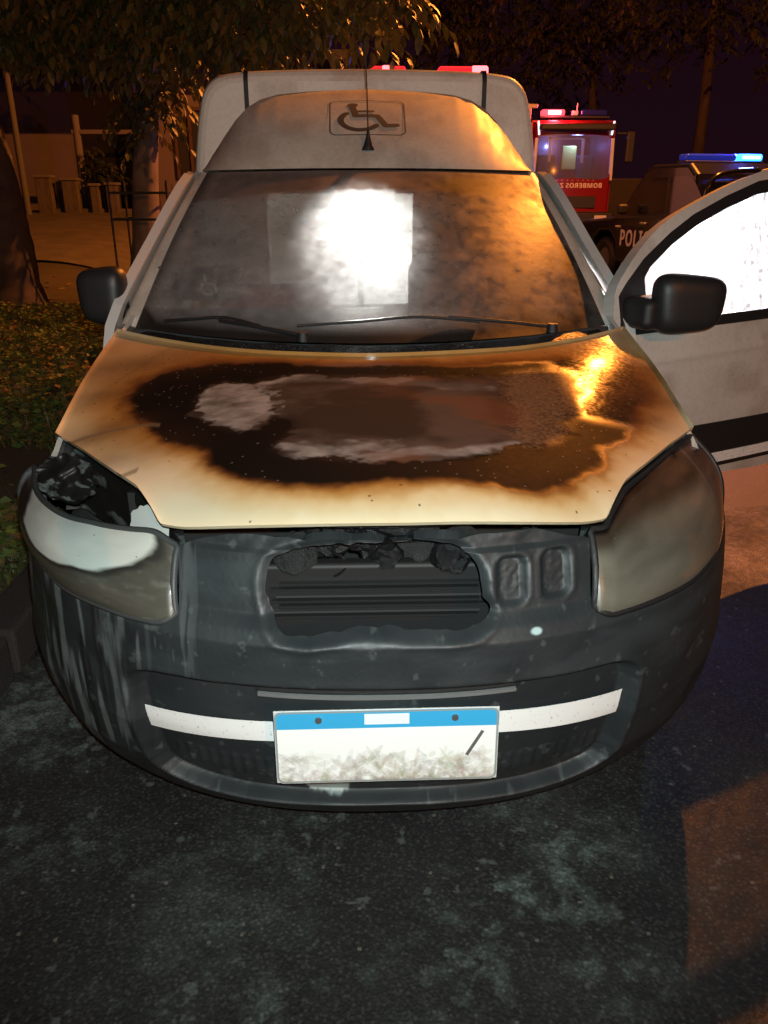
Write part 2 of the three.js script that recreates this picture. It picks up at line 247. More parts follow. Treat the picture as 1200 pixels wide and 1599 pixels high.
const hoodMap = tex(1024, 768, (u, v) => {
  const x = lerp(HX0, HX1, u), z = lerp(HZ0, HZ1, v), b = burn(x, z);
  // paint: white, yellowed by heat further out
  let c = [0.74, 0.67, 0.48];
  c = mix3(c, [0.68, 0.56, 0.34], 0.6 * fbm(x * 5 + 11, z * 5, 4));
  c = mix3(c, [0.33, 0.17, 0.06], ss(-0.82, -1.0, z + 0.10 * (fbm(x * 7 + 3, z * 7, 4) - 0.5)) * (0.35 + 0.6 * fbm(x * 6 + 80, z * 9, 4)));
  const heat = b + 0.05 * (fbm(x * 6 + 40, z * 6, 4) - 0.5), rear = ss(-0.55, -0.95, z);
  const wing = ss(-0.25, -0.55, x) * ss(-0.35, -0.6, z);
  c = mix3(c, [0.56, 0.37, 0.14], ss(-0.13 - 0.16 * rear - 0.16 * wing, -0.03, heat) * 0.9);
  c = mix3(c, [0.36, 0.165, 0.035], ss(-0.07 - 0.13 * rear - 0.06 * wing, -0.012, heat));
  c = mix3(c, [0.12, 0.04, 0.011], ss(-0.036 - 0.03 * rear, 0.0, b));
  c = mix3(c, [0.008, 0.006, 0.005], ss(-0.020, 0.008, b));
  // smoke stains on the left wing and browned right rear corner
  for (const [sx, sz, r, k] of [[-0.66, -0.62, 0.075, 0.6], [-0.70, -0.82, 0.06, 0.55], [-0.72, -0.97, 0.10, 0.45], [-0.60, -0.47, 0.11, 0.45], [-0.56, -1.0, 0.12, 0.5], [0.66, -0.80, 0.13, 0.8], [0.70, -0.95, 0.10, 0.75], [0.62, -0.66, 0.08, 0.6]])
    c = mix3(c, [0.10, 0.045, 0.02], k * Math.exp(-((x - sx) ** 2 * 0.6 + (z - sz) ** 2 * 1.6) / (r * r)) * (0.5 + fbm(x * 14, z * 14 + 5, 3)));
  { const e = Math.abs(Math.hypot((x + 0.62) * 0.8, z + 0.49) - 0.12 - 0.035 * fbm(x * 12, z * 12, 2)); if (z > -0.62 && x < -0.5) c = mix3(c, [0.16, 0.11, 0.06], 0.65 * ss(0.014, 0.002, e)); } // tide line of dried water
  // burnt through to bare steel and ash
  let s = -1; for (const P of bare) s = Math.max(s, sdPoly(P, x, z));
  s += 0.09 * (fbm(x * 11 + 3, z * 16, 5) - 0.5) + 0.03 * (fbm(x * 50, z * 50, 3) - 0.5);
  const ash = ss(-0.004, 0.016, s);
  if (ash > 0) {
    const n = fbm(x * 6 + 20, z * 9, 5), n2 = fbm(x * 30, z * 40 + 4, 4), w = 0.03 * (fbm(x * 12 + 5, z * 12, 4) - 0.5);
    const lowLine = lut(x, [-0.30, -0.217, -0.061, 0.13, 0.314, 0.40], [-0.43, -0.386, -0.305, -0.334, -0.416, -0.47]), upLine = -0.775 + 0.02 * Math.sin(x * 9);
    let a = mix3([0.026, 0.018, 0.014], [0.070, 0.052, 0.043], ss(0.38, 0.66, n)); // brown oxide skin
    const flake = (0.55 + 0.8 * fbm(x * 18, z * 18 + 50, 4)) * Math.max(ss(-0.004, 0.012, sdPoly(bare[0], x, z) + 3.2 * w + 0.05 * (fbm(x * 60, z * 60, 3) - 0.5)) * (0.25 + 1.1 * n2), ss(0.045, 0.012, Math.abs(z - upLine + 2.2 * w)) * ss(-0.45, -0.25, x) * ss(0.36, 0.2, x) * (0.25 + 0.9 * ss(0.42, 0.6, n)), ss(0.030, 0.010, Math.abs(z - lowLine + 1.6 * w)) * ss(-0.27, -0.2, x) * ss(0.36, 0.28, x) * (0.45 + 0.7 * n2), 0.75 * ss(0.52, 0.66, fbm(x * 7 + 2, z * 8 + 9, 5)) * ss(0.16, 0.02, x) * ss(-0.72, -0.6, z));
    a = mix3(a, mix3([0.16, 0.155, 0.15], [0.29, 0.285, 0.28], n2), clamp(flake));
    a = mix3(a, [0.13, 0.05, 0.022], 0.55 * ss(0.5, 0.66, fbm(x * 4 + 70, z * 7, 4)) * ss(-0.1, 0.05, x) * ss(0.4, 0.3, x));
    c = mix3(c, a, ash);
  }
  const r = sdPoly(rightAsh, x, z) + 0.05 * (fbm(x * 16, z * 16, 4) - 0.5);
  c = mix3(c, [0.15, 0.09, 0.05], 0.8 * ss(-0.01, 0.03, r + 0.04 * (vn(x * 170, z * 170) - 0.5)) * (0.3 + 1.0 * vn(x * 190, z * 190)));
  // blisters and specks
  const sp = hash(Math.floor(x * 260), Math.floor(z * 260)); if (sp > 0.9985 && b < 0) c = mix3(c, [0.03, 0.02, 0.015], 0.8);
  if (b > -0.01 && ash < 0.5 && sp > 0.993) c = mix3(c, [0.25, 0.22, 0.19], 0.5);
  return c;
}, true, THREE.ClampToEdgeWrapping);
const hoodRough = tex(1024, 768, (u, v) => {
  const x = lerp(HX0, HX1, u), z = lerp(HZ0, HZ1, v), b = burn(x, z);
  let s = -1; for (const P of bare) s = Math.max(s, sdPoly(P, x, z)); s = Math.max(s, sdPoly(rightAsh, x, z)); s += 0.09 * (fbm(x * 11 + 3, z * 16, 5) - 0.5);
  return clamp(0.055 + 0.48 * ss(-0.03, 0.005, b) * (1 - ss(0.43, 0.50, x) * ss(-0.56, -0.64, z)) + 0.035 * fbm(x * 18, z * 18, 3) + lerp(0.62, 0.42, ss(0.12, 0.36, x)) * ss(-0.02, 0.03, s) + 0.05 * vn(x * 150, z * 150));
}, false, THREE.ClampToEdgeWrapping);
const hoodBump = tex(1024, 768, (u, v) => {
  const x = lerp(HX0, HX1, u), z = lerp(HZ0, HZ1, v), b = ss(-0.03, 0.02, burn(x, z));
  let s = -1; for (const P of bare) s = Math.max(s, sdPoly(P, x, z)); s = Math.max(s, sdPoly(rightAsh, x, z)); s += 0.09 * (fbm(x * 11 + 3, z * 16, 5) - 0.5) + 0.03 * (fbm(x * 50, z * 50, 3) - 0.5);
  const a = ss(-0.004, 0.016, s);
  return clamp(0.5 + b * 0.02 * (vn(x * 120, z * 120) - 0.5) - 0.22 * a + a * 0.30 * (fbm(x * 90, z * 90, 3) - 0.5) + 0.004 * (vn(x * 200, z * 200) - 0.5));
}, false, THREE.ClampToEdgeWrapping);
const hoodSpec = tex(512, 384, (u, v) => { const x = lerp(HX0, HX1, u), z = lerp(HZ0, HZ1, v), b = burn(x, z); let s = -1; for (const P of bare) s = Math.max(s, sdPoly(P, x, z)); s = Math.max(s, sdPoly(rightAsh, x, z)); const m = 1 - 0.88 * ss(-0.03, 0.005, b) * (1 - ss(0.43, 0.50, x) * ss(-0.56, -0.64, z)) * (1 - 0.75 * ss(-0.02, 0.03, s)); return [m, m, m, m]; }, false, THREE.ClampToEdgeWrapping);
const paint = (r = 0.62, g = 0.61, b = 0.58, rough = 0.32) => phy(r, g, b, rough, { clearcoat: 0.5, clearcoatRoughness: 0.15 });
const grime = tex(512, 512, (u, v) => { const n = fbm(u * 9, v * 9, 5), f = vn(u * 130, v * 130); return mix3([0.72, 0.68, 0.61], [0.48, 0.41, 0.34], clamp(ss(0.4, 0.75, n) * 0.55 + 0.3 * f * f)); });
const dustRough = tex(512, 512, (u, v) => clamp(0.32 + 0.35 * fbm(u * 22, v * 22, 4)), false);
const dustyPaint = new THREE.MeshPhysicalMaterial({ map: grime, roughnessMap: dustRough, roughness: 1 });
const plasticMap = tex(1024, 512, (u, v) => { // bumper skin: x = -0.95..0.95, h = 0.1..0.85
  const x = lerp(-0.95, 0.95, u), h = lerp(0.1, 0.85, v);
  let c = mix3([0.015, 0.019, 0.021], [0.026, 0.031, 0.033], fbm(x * 9, h * 9, 4));
  c = mix3(c, [0.038, 0.047, 0.050], 0.5 * ss(0.55, 0.75, fbm(x * 5 + 9, h * 14, 4)));
  const left = ss(-0.36, -0.62, x), runs = fbm(x * 46, h * 5 + 3, 4); // foam and soot that ran down the left corner
  c = mix3(c, [0.16, 0.19, 0.19], left * 0.75 * ss(0.56, 0.70, runs));
  c = mix3(c, [0.008, 0.008, 0.008], left * 0.8 * ss(0.55, 0.68, fbm(x * 40 + 20, h * 4, 4)));
  const run2 = ss(-0.30, -0.42, x) * ss(-0.52, -0.44, x) * ss(0.60, 0.72, fbm(x * 70, h * 7 + 13, 3)); c = mix3(c, [0.13, 0.15, 0.15], 0.7 * run2 * ss(0.5, 0.58, h));
  c = mix3(c, [0.15, 0.18, 0.175], 0.22 * ss(0.70, 0.80, fbm(x * 44 + 60, h * 44, 4))); // splashes
  const q = sdPoly([[-0.155, 0.235], [-0.075, 0.235], [-0.07, 0.275], [-0.10, 0.285], [-0.145, 0.28], [-0.165, 0.26]], x, h) + 0.008 * (fbm(x * 120, h * 120, 2) - 0.5);
  c = mix3(c, [0.42, 0.50, 0.48], 0.85 * ss(-0.002, 0.004, q)); // patch of foam under the plate
  const q2 = Math.hypot((x - 0.262) / 1.7, h - 0.636); c = mix3(c, [0.4, 0.55, 0.55], ss(0.009, 0.005, q2 + 0.004 * vn(x * 90, h * 90)));
  return c;
}, true, THREE.ClampToEdgeWrapping);
const plasticRough = tex(512, 256, (u, v) => clamp(0.34 + 0.35 * fbm(u * 26, v * 14, 4)), false, THREE.ClampToEdgeWrapping);
const plasticBump = tex(1024, 512, (u, v) => { const x = lerp(-0.95, 0.95, u), h = lerp(0.1, 0.85, v); return clamp(0.5 + 0.10 * (vn(x * 160, h * 160) - 0.5) + 0.28 * (fbm(x * 24, h * 18, 4) - 0.5) * (0.25 + ss(0.60, 0.75, h) + 0.6 * ss(-0.4, -0.6, x))); }, false, THREE.ClampToEdgeWrapping);
const plastic = new THREE.MeshPhysicalMaterial({ map: plasticMap, roughnessMap: plasticRough, roughness: 1, bumpMap: plasticBump, bumpScale: 0.0025 });
const soot = std(0.012, 0.012, 0.012, 0.6), blackPlastic = std(0.018, 0.018, 0.019, 0.45, { bumpMap: asphaltBump, bumpScale: 0.0003 });
const char = std(0.010, 0.010, 0.011, 0.38, { bumpMap: asphaltBump, bumpScale: 0.002 });

// --- hood
const hoodKeep = (u, v, p) => {
  const ax = Math.abs(p[0]), z = p[2];
  const front = ax < 0.41 ? hoodFront(ax) + 0.004 - z : lampEdgeZ(ax) - z;
  const arch = ax < 0.14 ? 0 : 0;
  return Math.min(front + arch, z - hoodRear(ax), hoodSide(z) - ax);
};
const hood = mesh('hood', surf({ nu: 220, nv: 150, P: (u, v) => { const x = lerp(-0.80, 0.80, u), z = lerp(-1.33, -0.08, v); return [x, hoodY(x, z) + 0.004 * (fbm(x * 5, z * 5, 2) - 0.5) - (Math.abs(x + 0.02) < 0.2 ? 0 : 0), z]; }, uv: hoodUV, keep: hoodKeep, rim: 0.010, flip: false }),
  new THREE.MeshPhysicalMaterial({ map: hoodMap, roughnessMap: hoodRough, roughness: 1, bumpMap: hoodBump, bumpScale: 0.0022, specularIntensity: 0.3, specularIntensityMap: hoodSpec }), van);
hood.userData.label = 'white hood burnt black and bare in the middle with brown scorch rings';

// --- front bumper and grille panel: one moulding with a hole melted through it
const hole = smoothPoly([[-0.212, 0.72], [-0.20, 0.752], [-0.15, 0.770], [-0.05, 0.778], [0.05, 0.780], [0.13, 0.768], [0.16, 0.735], [0.168, 0.69], [0.182, 0.668], [0.155, 0.648], [0.05, 0.646], [-0.05, 0.652], [-0.12, 0.640], [-0.15, 0.636], [-0.19, 0.645], [-0.208, 0.682]], 5);
const recess = smoothPoly([[-0.495, 0.50], [-0.465, 0.53], [-0.3, 0.545], [0, 0.548], [0.3, 0.545], [0.45, 0.535], [0.49, 0.50], [0.485, 0.38], [0.46, 0.27], [0.36, 0.228], [0, 0.226], [-0.36, 0.228], [-0.46, 0.27], [-0.49, 0.38]], 4);
const lampLow = (ax) => lut(ax, [0.365, 0.380, 0.41, 0.52, 0.62, 0.72, 0.80, 0.9], [0.69, 0.645, 0.634, 0.632, 0.630, 0.636, 0.652, 0.67]);
const slotIn = (cx, cy, w, h) => (x, y) => { const dx = Math.abs(x - cx) - (w - 0.02), dy = Math.abs(y - cy) - (h - 0.02); return 0.02 - Math.hypot(Math.max(dx, 0), Math.max(dy, 0)) - Math.min(Math.max(dx, dy), 0); };
const slots = [slotIn(0.222, 0.712, 0.029, 0.042), slotIn(0.306, 0.716, 0.029, 0.042)];
const skin = (x, h) => { // how far the moulding stands back from (or in front of) the smooth face
  let d = 0;
  const r = sdPoly(recess, x, h); d -= 0.040 * ss(0.0, 0.016, r);
  d += 0.002 * Math.exp(-((r / 0.010) ** 2));
  if (r > 0.03 && h < 0.345) d += 0.004 * ss(0.3, 0.8, Math.sin(x * 260)) * ss(0.345, 0.335, h) * ss(0.27, 0.285, h);
  for (const s of slots) { const q = s(x, h); d -= 0.012 * ss(0, 0.008, q); d += 0.003 * Math.exp(-(((q + 0.006) / 0.004) ** 2)) * (h > 0.68 ? 1 : 0.4); if (q > 0.006) d += 0.0035 * (vn(x * 260, h * 180) - 0.5); }
  const o = sdPoly(hole, x, h); if (o > -0.09 && h > 0.6) d += 0.006 * (fbm(x * 22, h * 22, 4) - 0.5) * ss(-0.07, 0, o) - 0.012 * ss(-0.016, 0.004, o) + 0.0022 * Math.exp(-(((o + 0.018) / 0.006) ** 2));
  if (h > 0.765) d -= 0.012 * fbm(x * 18, h * 30, 3);
  const l = ss(-0.5, -0.72, x); d += l * 0.022 * (fbm(x * 7, h * 7, 3) - 0.5);
  d += 0.0012 * (fbm(x * 8 + 4, h * 12, 3) - 0.5);
  for (const [dx, dh, k] of [[0.66, 0.46, 0.006], [0.70, 0.33, 0.007], [0.60, 0.40, 0.004]]) d -= k * Math.exp(-((x - dx) ** 2 + (h - dh) ** 2) / 0.0012);
  return d;
};
const faceP = (t, h, off = 0) => { // t in -1..1 round the nose
  const a = t * Math.PI / 2, W = hw(h), s = Math.sin(Math.abs(a)), c = Math.cos(a);
  const x = Math.sign(t) * W * Math.pow(s, 2 / NP), z = z0(h) - LEN + LEN * Math.pow(Math.max(c, 1e-6), 2 / NP);
  const nx = Math.sign(t) * Math.pow(s, 2 - 2 / NP) / W, nz = Math.pow(Math.max(c, 1e-6), 2 - 2 / NP) / LEN, n = Math.hypot(nx, nz);
  const d = skin(x, h) + off; return [x + nx / n * d, h, z + nz / n * d];
};
mesh('front_bumper', surf({ nu: 420, nv: 190, u0: -0.86, u1: 0.86, v0: 0.165, v1: 0.80,
  P: (u, v) => faceP(u, v), uv: (u, v, p) => [(p[0] + 0.95) / 1.9, (p[1] - 0.1) / 0.75],
  keep: (u, v, p) => {
    const ax = Math.abs(p[0]); let k = Math.min(-sdPoly(hole, p[0], v) - 0.006 * (vn(p[0] * 60, v * 60) - 0.5), Math.hypot(p[2] + 0.93, v - 0.30) - 0.335, v > 0.3 ? p[2] + 0.86 : 1);
    k = Math.min(k, v - 0.168);
    if (ax > 0.36) k = Math.min(k, Math.max(0.374 - ax, lampLow(ax) - v));
    k = Math.min(k, 0.790 + 0.004 * vn(p[0] * 30, 3) - 0.01 * Math.exp(-((p[0] / 0.16) ** 2)) - 0.034 * ss(0.25, 0.41, ax) - v);
    return k;
  }, rim: 0.02 }), plastic, van).userData.label = 'dark grey bumper, heat-warped, with a hole melted where the grille was';
{ // pieces seen through the hole
  mesh('engine_bay_wall', box(1.1, 0.58, 0.012, 0, 0.46, -0.46), soot, van);
  const rad = mesh('radiator', rbox(0.46, 0.19, 0.035, 0.01, -0.01, 0.60, -0.215), soot, van);
  const fin = std(0.035, 0.037, 0.039, 0.4, { metalness: 0.4 });
  for (let i = 0; i < 7; i++) mesh('slat', new THREE.BoxGeometry(0.40, 0.0045, 0.012).translate(0, 0, 0), i % 3 === 1 ? std(0.09, 0.095, 0.095, 0.35, { metalness: 0.5 }) : fin, rad).position.set(-0.01 + rr(-0.01, 0.01), 0.590 + i * 0.0115, -0.188 + rr(-0.003, 0.003));
  mesh('crossmember', tube([[-0.36, 0.755, -0.27], [-0.2, 0.785, -0.21], [0, 0.79, -0.19], [0.2, 0.785, -0.21], [0.36, 0.755, -0.27]], 0.018, 40, 8), char, van);
  const lump = (x, y, z, r, m, sq = 1) => { const g = new THREE.IcosahedronGeometry(r, 3), p = g.attributes.position; for (let i = 0; i < p.count; i++) { const k = 0.45 + 1.1 * fbm(p.getX(i) * 40 + x * 90, p.getY(i) * 40 + p.getZ(i) * 31, 3); p.setXYZ(i, p.getX(i) * k, p.getY(i) * k * sq, p.getZ(i) * k); } g.computeVertexNormals(); mesh('charred_engine_part', g, m, van).position.set(x, y, z); };
  const ashM = std(0.07, 0.075, 0.075, 0.5, { bumpMap: asphaltBump, bumpScale: 0.01 });
  lump(-0.175, 0.715, -0.20, 0.042, ashM); lump(-0.11, 0.725, -0.27, 0.05, char, 0.8); lump(-0.03, 0.725, -0.28, 0.06, char, 0.7); lump(0.065, 0.725, -0.25, 0.045, ashM); lump(0.02, 0.765, -0.25, 0.05, char, 0.5); lump(0.125, 0.715, -0.20, 0.035, char); lump(0.145, 0.74, -0.2, 0.028, ashM); lump(0.0, 0.69, -0.24, 0.04, char, 0.6);
  for (let i = 0; i < 9; i++) { const x = rr(-0.18, 0.15), y = rr(0.69, 0.76); mesh('burnt_wire', tube([[x, y, -0.23], [x + rr(-0.04, 0.04), y + rr(-0.03, 0.03), -0.19], [x + rr(-0.08, 0.08), y + rr(-0.05, 0.04), -0.22]], rr(0.002, 0.0045), 14, 5), i % 3 ? char : ashM, van); }
}
// --- what the bumper carries
{
  const chrome = std(0.5, 0.52, 0.52, 0.3, { metalness: 0.7 });
  mesh('intake_trim', surf({ nu: 60, nv: 2, P: (u, v) => { const x = lerp(-0.235, 0.235, u), h = 0.508 + v * 0.007; return [x, h, faceZ(x, h) - 0.022]; } , rim: 0.006 }), chrome, van);
  mesh('intake_slot', surf({ nu: 60, nv: 2, P: (u, v) => { const x = lerp(-0.24, 0.245, u), h = 0.516 + v * 0.016; return [x, h, faceZ(x, h) - 0.030]; } }), soot, van);
  const tapeMap = tex(512, 64, (u, v) => { const w = ss(0.72, 0.86, fbm(u * 90, v * 9, 4)); return mix3([0.95, 0.96, 0.94], [0.35, 0.36, 0.35], w); });
  const tape = (x0, x1, a0, a1, b0, b1, label) => { mesh('reflective_tape', surf({ nu: 50, nv: 4, P: (u, v) => { const x = lerp(x0, x1, u), lo = lerp(a0, a1, u), hi = lerp(b0, b1, u), h = lerp(lo, hi, v); return [x, h, faceZ(x, h) - 0.033]; }, rim: 0.001 }), new THREE.MeshStandardMaterial({ map: tapeMap, roughness: 0.35 }), van).userData.label = label; };
  tape(-0.488, -0.19, 0.372, 0.402, 0.424, 0.446, 'white reflective tape left of the plate');
  tape(0.19, 0.480, 0.412, 0.386, 0.460, 0.440, 'white reflective tape right of the plate');
  const plate = group('license_plate', van); plate.position.set(-0.003, 0.438, 0.012); plate.rotation.set(-0.05, 0, 0.004);
  const face = printed(1024, 384, (c, w, h) => {
    c.fillStyle = '#f4f5f2'; c.beginPath(); c.roundRect(0, 0, w, h, 34); c.fill();
    c.save(); c.clip(); c.fillStyle = '#3aa6d8'; c.fillRect(0, 0, w, 92); c.fillStyle = '#e6eef0'; c.fillRect(w * 0.40, 18, w * 0.2, 56);
    for (let i = 0; i < 420; i++) { const y = h - Math.pow(rnd(), 2.2) * 150, x = rnd() * w; c.fillStyle = `rgba(${110 + rnd() * 40 | 0},${102 + rnd() * 36 | 0},${86 + rnd() * 30 | 0},${0.05 + rnd() * 0.10})`; c.beginPath(); c.ellipse(x, y, 10 + rnd() * 60, 4 + rnd() * 16, rnd() * 3, 0, 6.3); c.fill(); } // road dirt along the foot of the plate
    c.strokeStyle = 'rgba(50,48,46,0.75)'; c.lineWidth = 16; c.beginPath(); c.moveTo(w * 0.93, 120); c.lineTo(w * 0.86, 250); c.stroke();
    c.restore();
    c.strokeStyle = '#8f9594'; c.lineWidth = 9; c.beginPath(); c.roundRect(6, 6, w - 12, h - 12, 30); c.stroke();
  }, 0.4);
  mesh('plate_backing', rbox(0.398, 0.150, 0.004, 0.002, 0, 0, 0), std(0.6, 0.6, 0.58, 0.5), plate);
  mesh('plate_face', new THREE.PlaneGeometry(0.396, 0.149).translate(0, 0, 0.0035), face, plate);
  for (const x of [-0.12, 0.12]) { const b = mesh('plate_screw', cyl(0.006, 0.006, 0.004, 12).rotateX(Math.PI / 2), std(0.3, 0.3, 0.3, 0.4, { metalness: 0.8 }), plate); b.position.set(x, 0.058, 0.006); }
}
// --- headlights
const lensBlob = smoothPoly([[0.10, 1.02], [0.085, 0.74], [0.22, 0.55], [0.45, 0.43], [0.66, 0.44], [0.80, 0.58], [0.85, 0.80], [0.87, 1.04], [0.5, 1.10]], 5);
function headlight(side) {
  const L = side < 0, T = new THREE.Vector3();
  const low = (a) => { const x = lerp(0.378, 0.815, a), h = lampLow(x) + 0.004; return [x, h, faceZ(x, h) + 0.006]; };
  const top = L
    ? (a) => { const x = lerp(0.378, 0.835, a), h = lut(a, [0, 0.1, 0.39, 0.6, 0.85, 1], [0.757, 0.775, 0.762, 0.750, 0.738, 0.742]); return [x, h, faceZ(Math.min(x, 0.83), h) + lut(a, [0, 0.6, 1], [0.0, 0.012, 0.0])]; }
    : (a) => { const x = lerp(0.378, 0.757, a), z = lampEdgeZ(x); return [x, hoodY(x, z) - 0.012, z + 0.010]; };
  const out = (b) => { const p0 = low(1), p1 = top(1), k = Math.sin(Math.PI * b); return [lerp(p0[0], p1[0], b) + 0.025 * k, lerp(p0[1], p1[1], b), lerp(p0[2], p1[2], b) - 0.012 * k]; };
  const inn = (b) => { const p0 = low(0), p1 = top(0); return [lerp(p0[0], p1[0], b), lerp(p0[1], p1[1], b), lerp(p0[2], p1[2], b)]; };
  const P = (a, b) => {
    const A = low(a), B = top(a), C = inn(b), D = out(b), c00 = low(0), c10 = low(1), c01 = top(0), c11 = top(1), r = [];
    for (let k = 0; k < 3; k++) r[k] = lerp(A[k], B[k], b) + lerp(C[k], D[k], a) - lerp(lerp(c00[k], c10[k], a), lerp(c01[k], c11[k], a), b);
    const bulge = 0.030 * Math.pow(Math.sin(Math.PI * clamp(b)), 0.8) * Math.pow(Math.sin(Math.PI * clamp(a * 0.9 + 0.05)), 0.6);
    return [side * (r[0] + bulge * 0.35), r[1] + bulge * 0.25 - (L ? 0.006 * fbm(a * 5, b * 5, 2) : 0), r[2] + bulge * 0.9];
  };
  const g = group('headlight', van);
  const map = L
    ? tex(512, 384, (a, b) => { // melted milky lens, sooty below
      const blob = sdPoly(lensBlob, a, b) + 0.05 * (fbm(a * 7, b * 7, 3) - 0.5);
      let c = mix3([0.055, 0.052, 0.042], [0.10, 0.095, 0.075], fbm(a * 6, b * 8, 4));
      c = mix3(c, [0.15, 0.145, 0.12], 0.6 * ss(0.55, 0.8, fbm(a * 9 + 5, b * 6, 4)));
      c = mix3(c, [0.014, 0.013, 0.012], 0.75 * ss(-0.07, -0.005, blob) * ss(0.045, 0.0, blob));
      c = mix3(c, mix3([0.52, 0.53, 0.47], [0.62, 0.66, 0.61], fbm(a * 4, b * 4, 3)), ss(0.0, 0.045, blob));
      c = mix3(c, [0.016, 0.014, 0.013], 0.9 * ss(0.80, 0.87, a) * ss(1.02, 0.93, a) * ss(0.15, 0.35, b) * ss(0.98, 0.82, b));
      c = mix3(c, [0.30, 0.36, 0.42], 0.7 * ss(0.95, 0.985, a));
      if (hash(Math.floor(a * 200), Math.floor(b * 150)) > 0.9992) c = [0.02, 0.02, 0.02];
      return c;
    }, true, THREE.ClampToEdgeWrapping)
    : tex(512, 384, (a, b) => {
      let c = mix3([0.15, 0.142, 0.108], [0.29, 0.275, 0.215], fbm(a * 5 + 2, b * 5, 4));
      const top2 = b + 0.10 * (fbm(a * 6, b * 6, 4) - 0.5); c = mix3(c, [0.055, 0.032, 0.018], 0.85 * ss(0.66, 0.86, top2 + 0.12 * a));
      c = mix3(c, [0.008, 0.007, 0.006], ss(0.90, 0.97, b));
      c = mix3(c, [0.10, 0.075, 0.07], 0.7 * ss(0.76, 0.86, a)); c = mix3(c, [0.22, 0.20, 0.19], 0.6 * ss(0.012, 0.0, Math.abs(a - 0.80 - 0.04 * b)));
      const scr = Math.abs(fbm(a * 3 + 30, b * 3, 2) - 0.5 + (a + b - 1) * 0.4); c = mix3(c, [0.26, 0.25, 0.20], 0.5 * ss(0.008, 0.0, scr) * ss(0.25, 0.3, a) * ss(0.5, 0.4, a) * ss(0.55, 0.65, b));
      if (hash(Math.floor(a * 170) + 9, Math.floor(b * 130)) > 0.9985) c = mix3(c, [0.3, 0.29, 0.25], 0.8);
      return c;
    }, true, THREE.ClampToEdgeWrapping);
  const lr = tex(256, 192, (a, b) => clamp(0.22 + 0.25 * fbm(a * 12, b * 12, 4)), false, THREE.ClampToEdgeWrapping);
  mesh('lens', surf({ nu: 70, nv: 60, P, flip: side < 0, rim: 0.03 }), new THREE.MeshPhysicalMaterial({ map, roughnessMap: lr, roughness: 1, clearcoat: 0.5, clearcoatRoughness: 0.22, bumpMap: lr, bumpScale: 0.002, transmission: L ? 0 : 0.42 }), g).userData.label = L ? 'milky melted headlight lens sagging out of its place' : 'smoked brown headlight lens';
  // dark rubber seal round the lens
  const ring = []; for (let k = 0; k <= 24; k++) ring.push(P(k / 24, 0)); for (let k = 1; k <= 12; k++) ring.push(P(1, k / 12)); for (let k = 23; k >= 0; k--) ring.push(P(k / 24, 1)); for (let k = 11; k > 0; k--) ring.push(P(0, k / 12));
  mesh('seal', new THREE.TubeGeometry(new THREE.CatmullRomCurve3(ring.map((p) => new THREE.Vector3(p[0], p[1], p[2] - 0.004)), true), 160, 0.007, 6, true), L ? std(0.05, 0.055, 0.055, 0.5) : blackPlastic, g);
  // housing behind
  const hm = tex(256, 256, (u, v) => mix3([0.010, 0.010, 0.010], [0.10, 0.12, 0.12], ss(0.56, 0.70, fbm(u * 7, v * 7, 4))));
  mesh('housing', surf({ nu: 30, nv: 20, flip: side < 0, P: (a, b) => { const x = lerp(0.39, 0.80, a), h = lerp(0.60, 0.86, b), hm2 = Math.min(h, hoodY(x, lampEdgeZ(x) - 0.12) - 0.03); return [side * x, hm2, lampEdgeZ(x) - 0.09 + 0.03 * (fbm(a * 6, b * 6, 3) - 0.5)]; } }), new THREE.MeshStandardMaterial({ map: hm, roughness: 0.5, bumpMap: hm, bumpScale: 0.01 }), g);
  if (!L) for (const [x, y, z, r] of [[0.50, 0.705, -0.235, 0.075], [0.635, 0.71, -0.40, 0.062]]) {
    const b = mesh('reflector', new THREE.SphereGeometry(r, 28, 14, 0, Math.PI * 2, 0, 1.25).rotateX(-Math.PI / 2).scale(1, 1, 0.9).translate(0, 0, 0), std(0.5, 0.48, 0.42, 0.3, { metalness: 0.5 }), g); b.position.set(x, y, z); b.rotation.y = 0.45;
    mesh('bulb', new THREE.SphereGeometry(0.016, 14, 10).translate(x + 0.01, y, z - 0.02), std(0.6, 0.58, 0.5, 0.2), g);
  }
  if (L) {
    mesh('reflector', surf({ nu: 20, nv: 12, P: (a, b) => [lerp(-0.50, -0.42, a), lerp(0.73, 0.80, b) - 0.03 * a * a, -0.27 - 0.05 * b + 0.03 * a], keep: (a, b) => 0.5 - Math.hypot((a - 0.6) * 0.9, b - 0.4) + 0.25 * (fbm(a * 6, b * 6, 2) - 0.5), rim: 0.006 }), std(0.36, 0.40, 0.38, 0.4), g);
    mesh('melted_shell', surf({ nu: 24, nv: 24, P: (a, b) => [lerp(-0.80, -0.62, a), lerp(0.70, 0.80, b), -0.60 + 0.10 * a - 0.05 * b + 0.06 * fbm(a * 5, b * 5, 3)], keep: (a, b) => 0.46 - Math.hypot(a - 0.45, b - 0.5) + 0.3 * (fbm(a * 5 + 9, b * 5, 3) - 0.5), rim: 0.008 }), new THREE.MeshStandardMaterial({ map: hm, roughness: 0.45 }), g);
  }
}
headlight(1); headlight(-1);

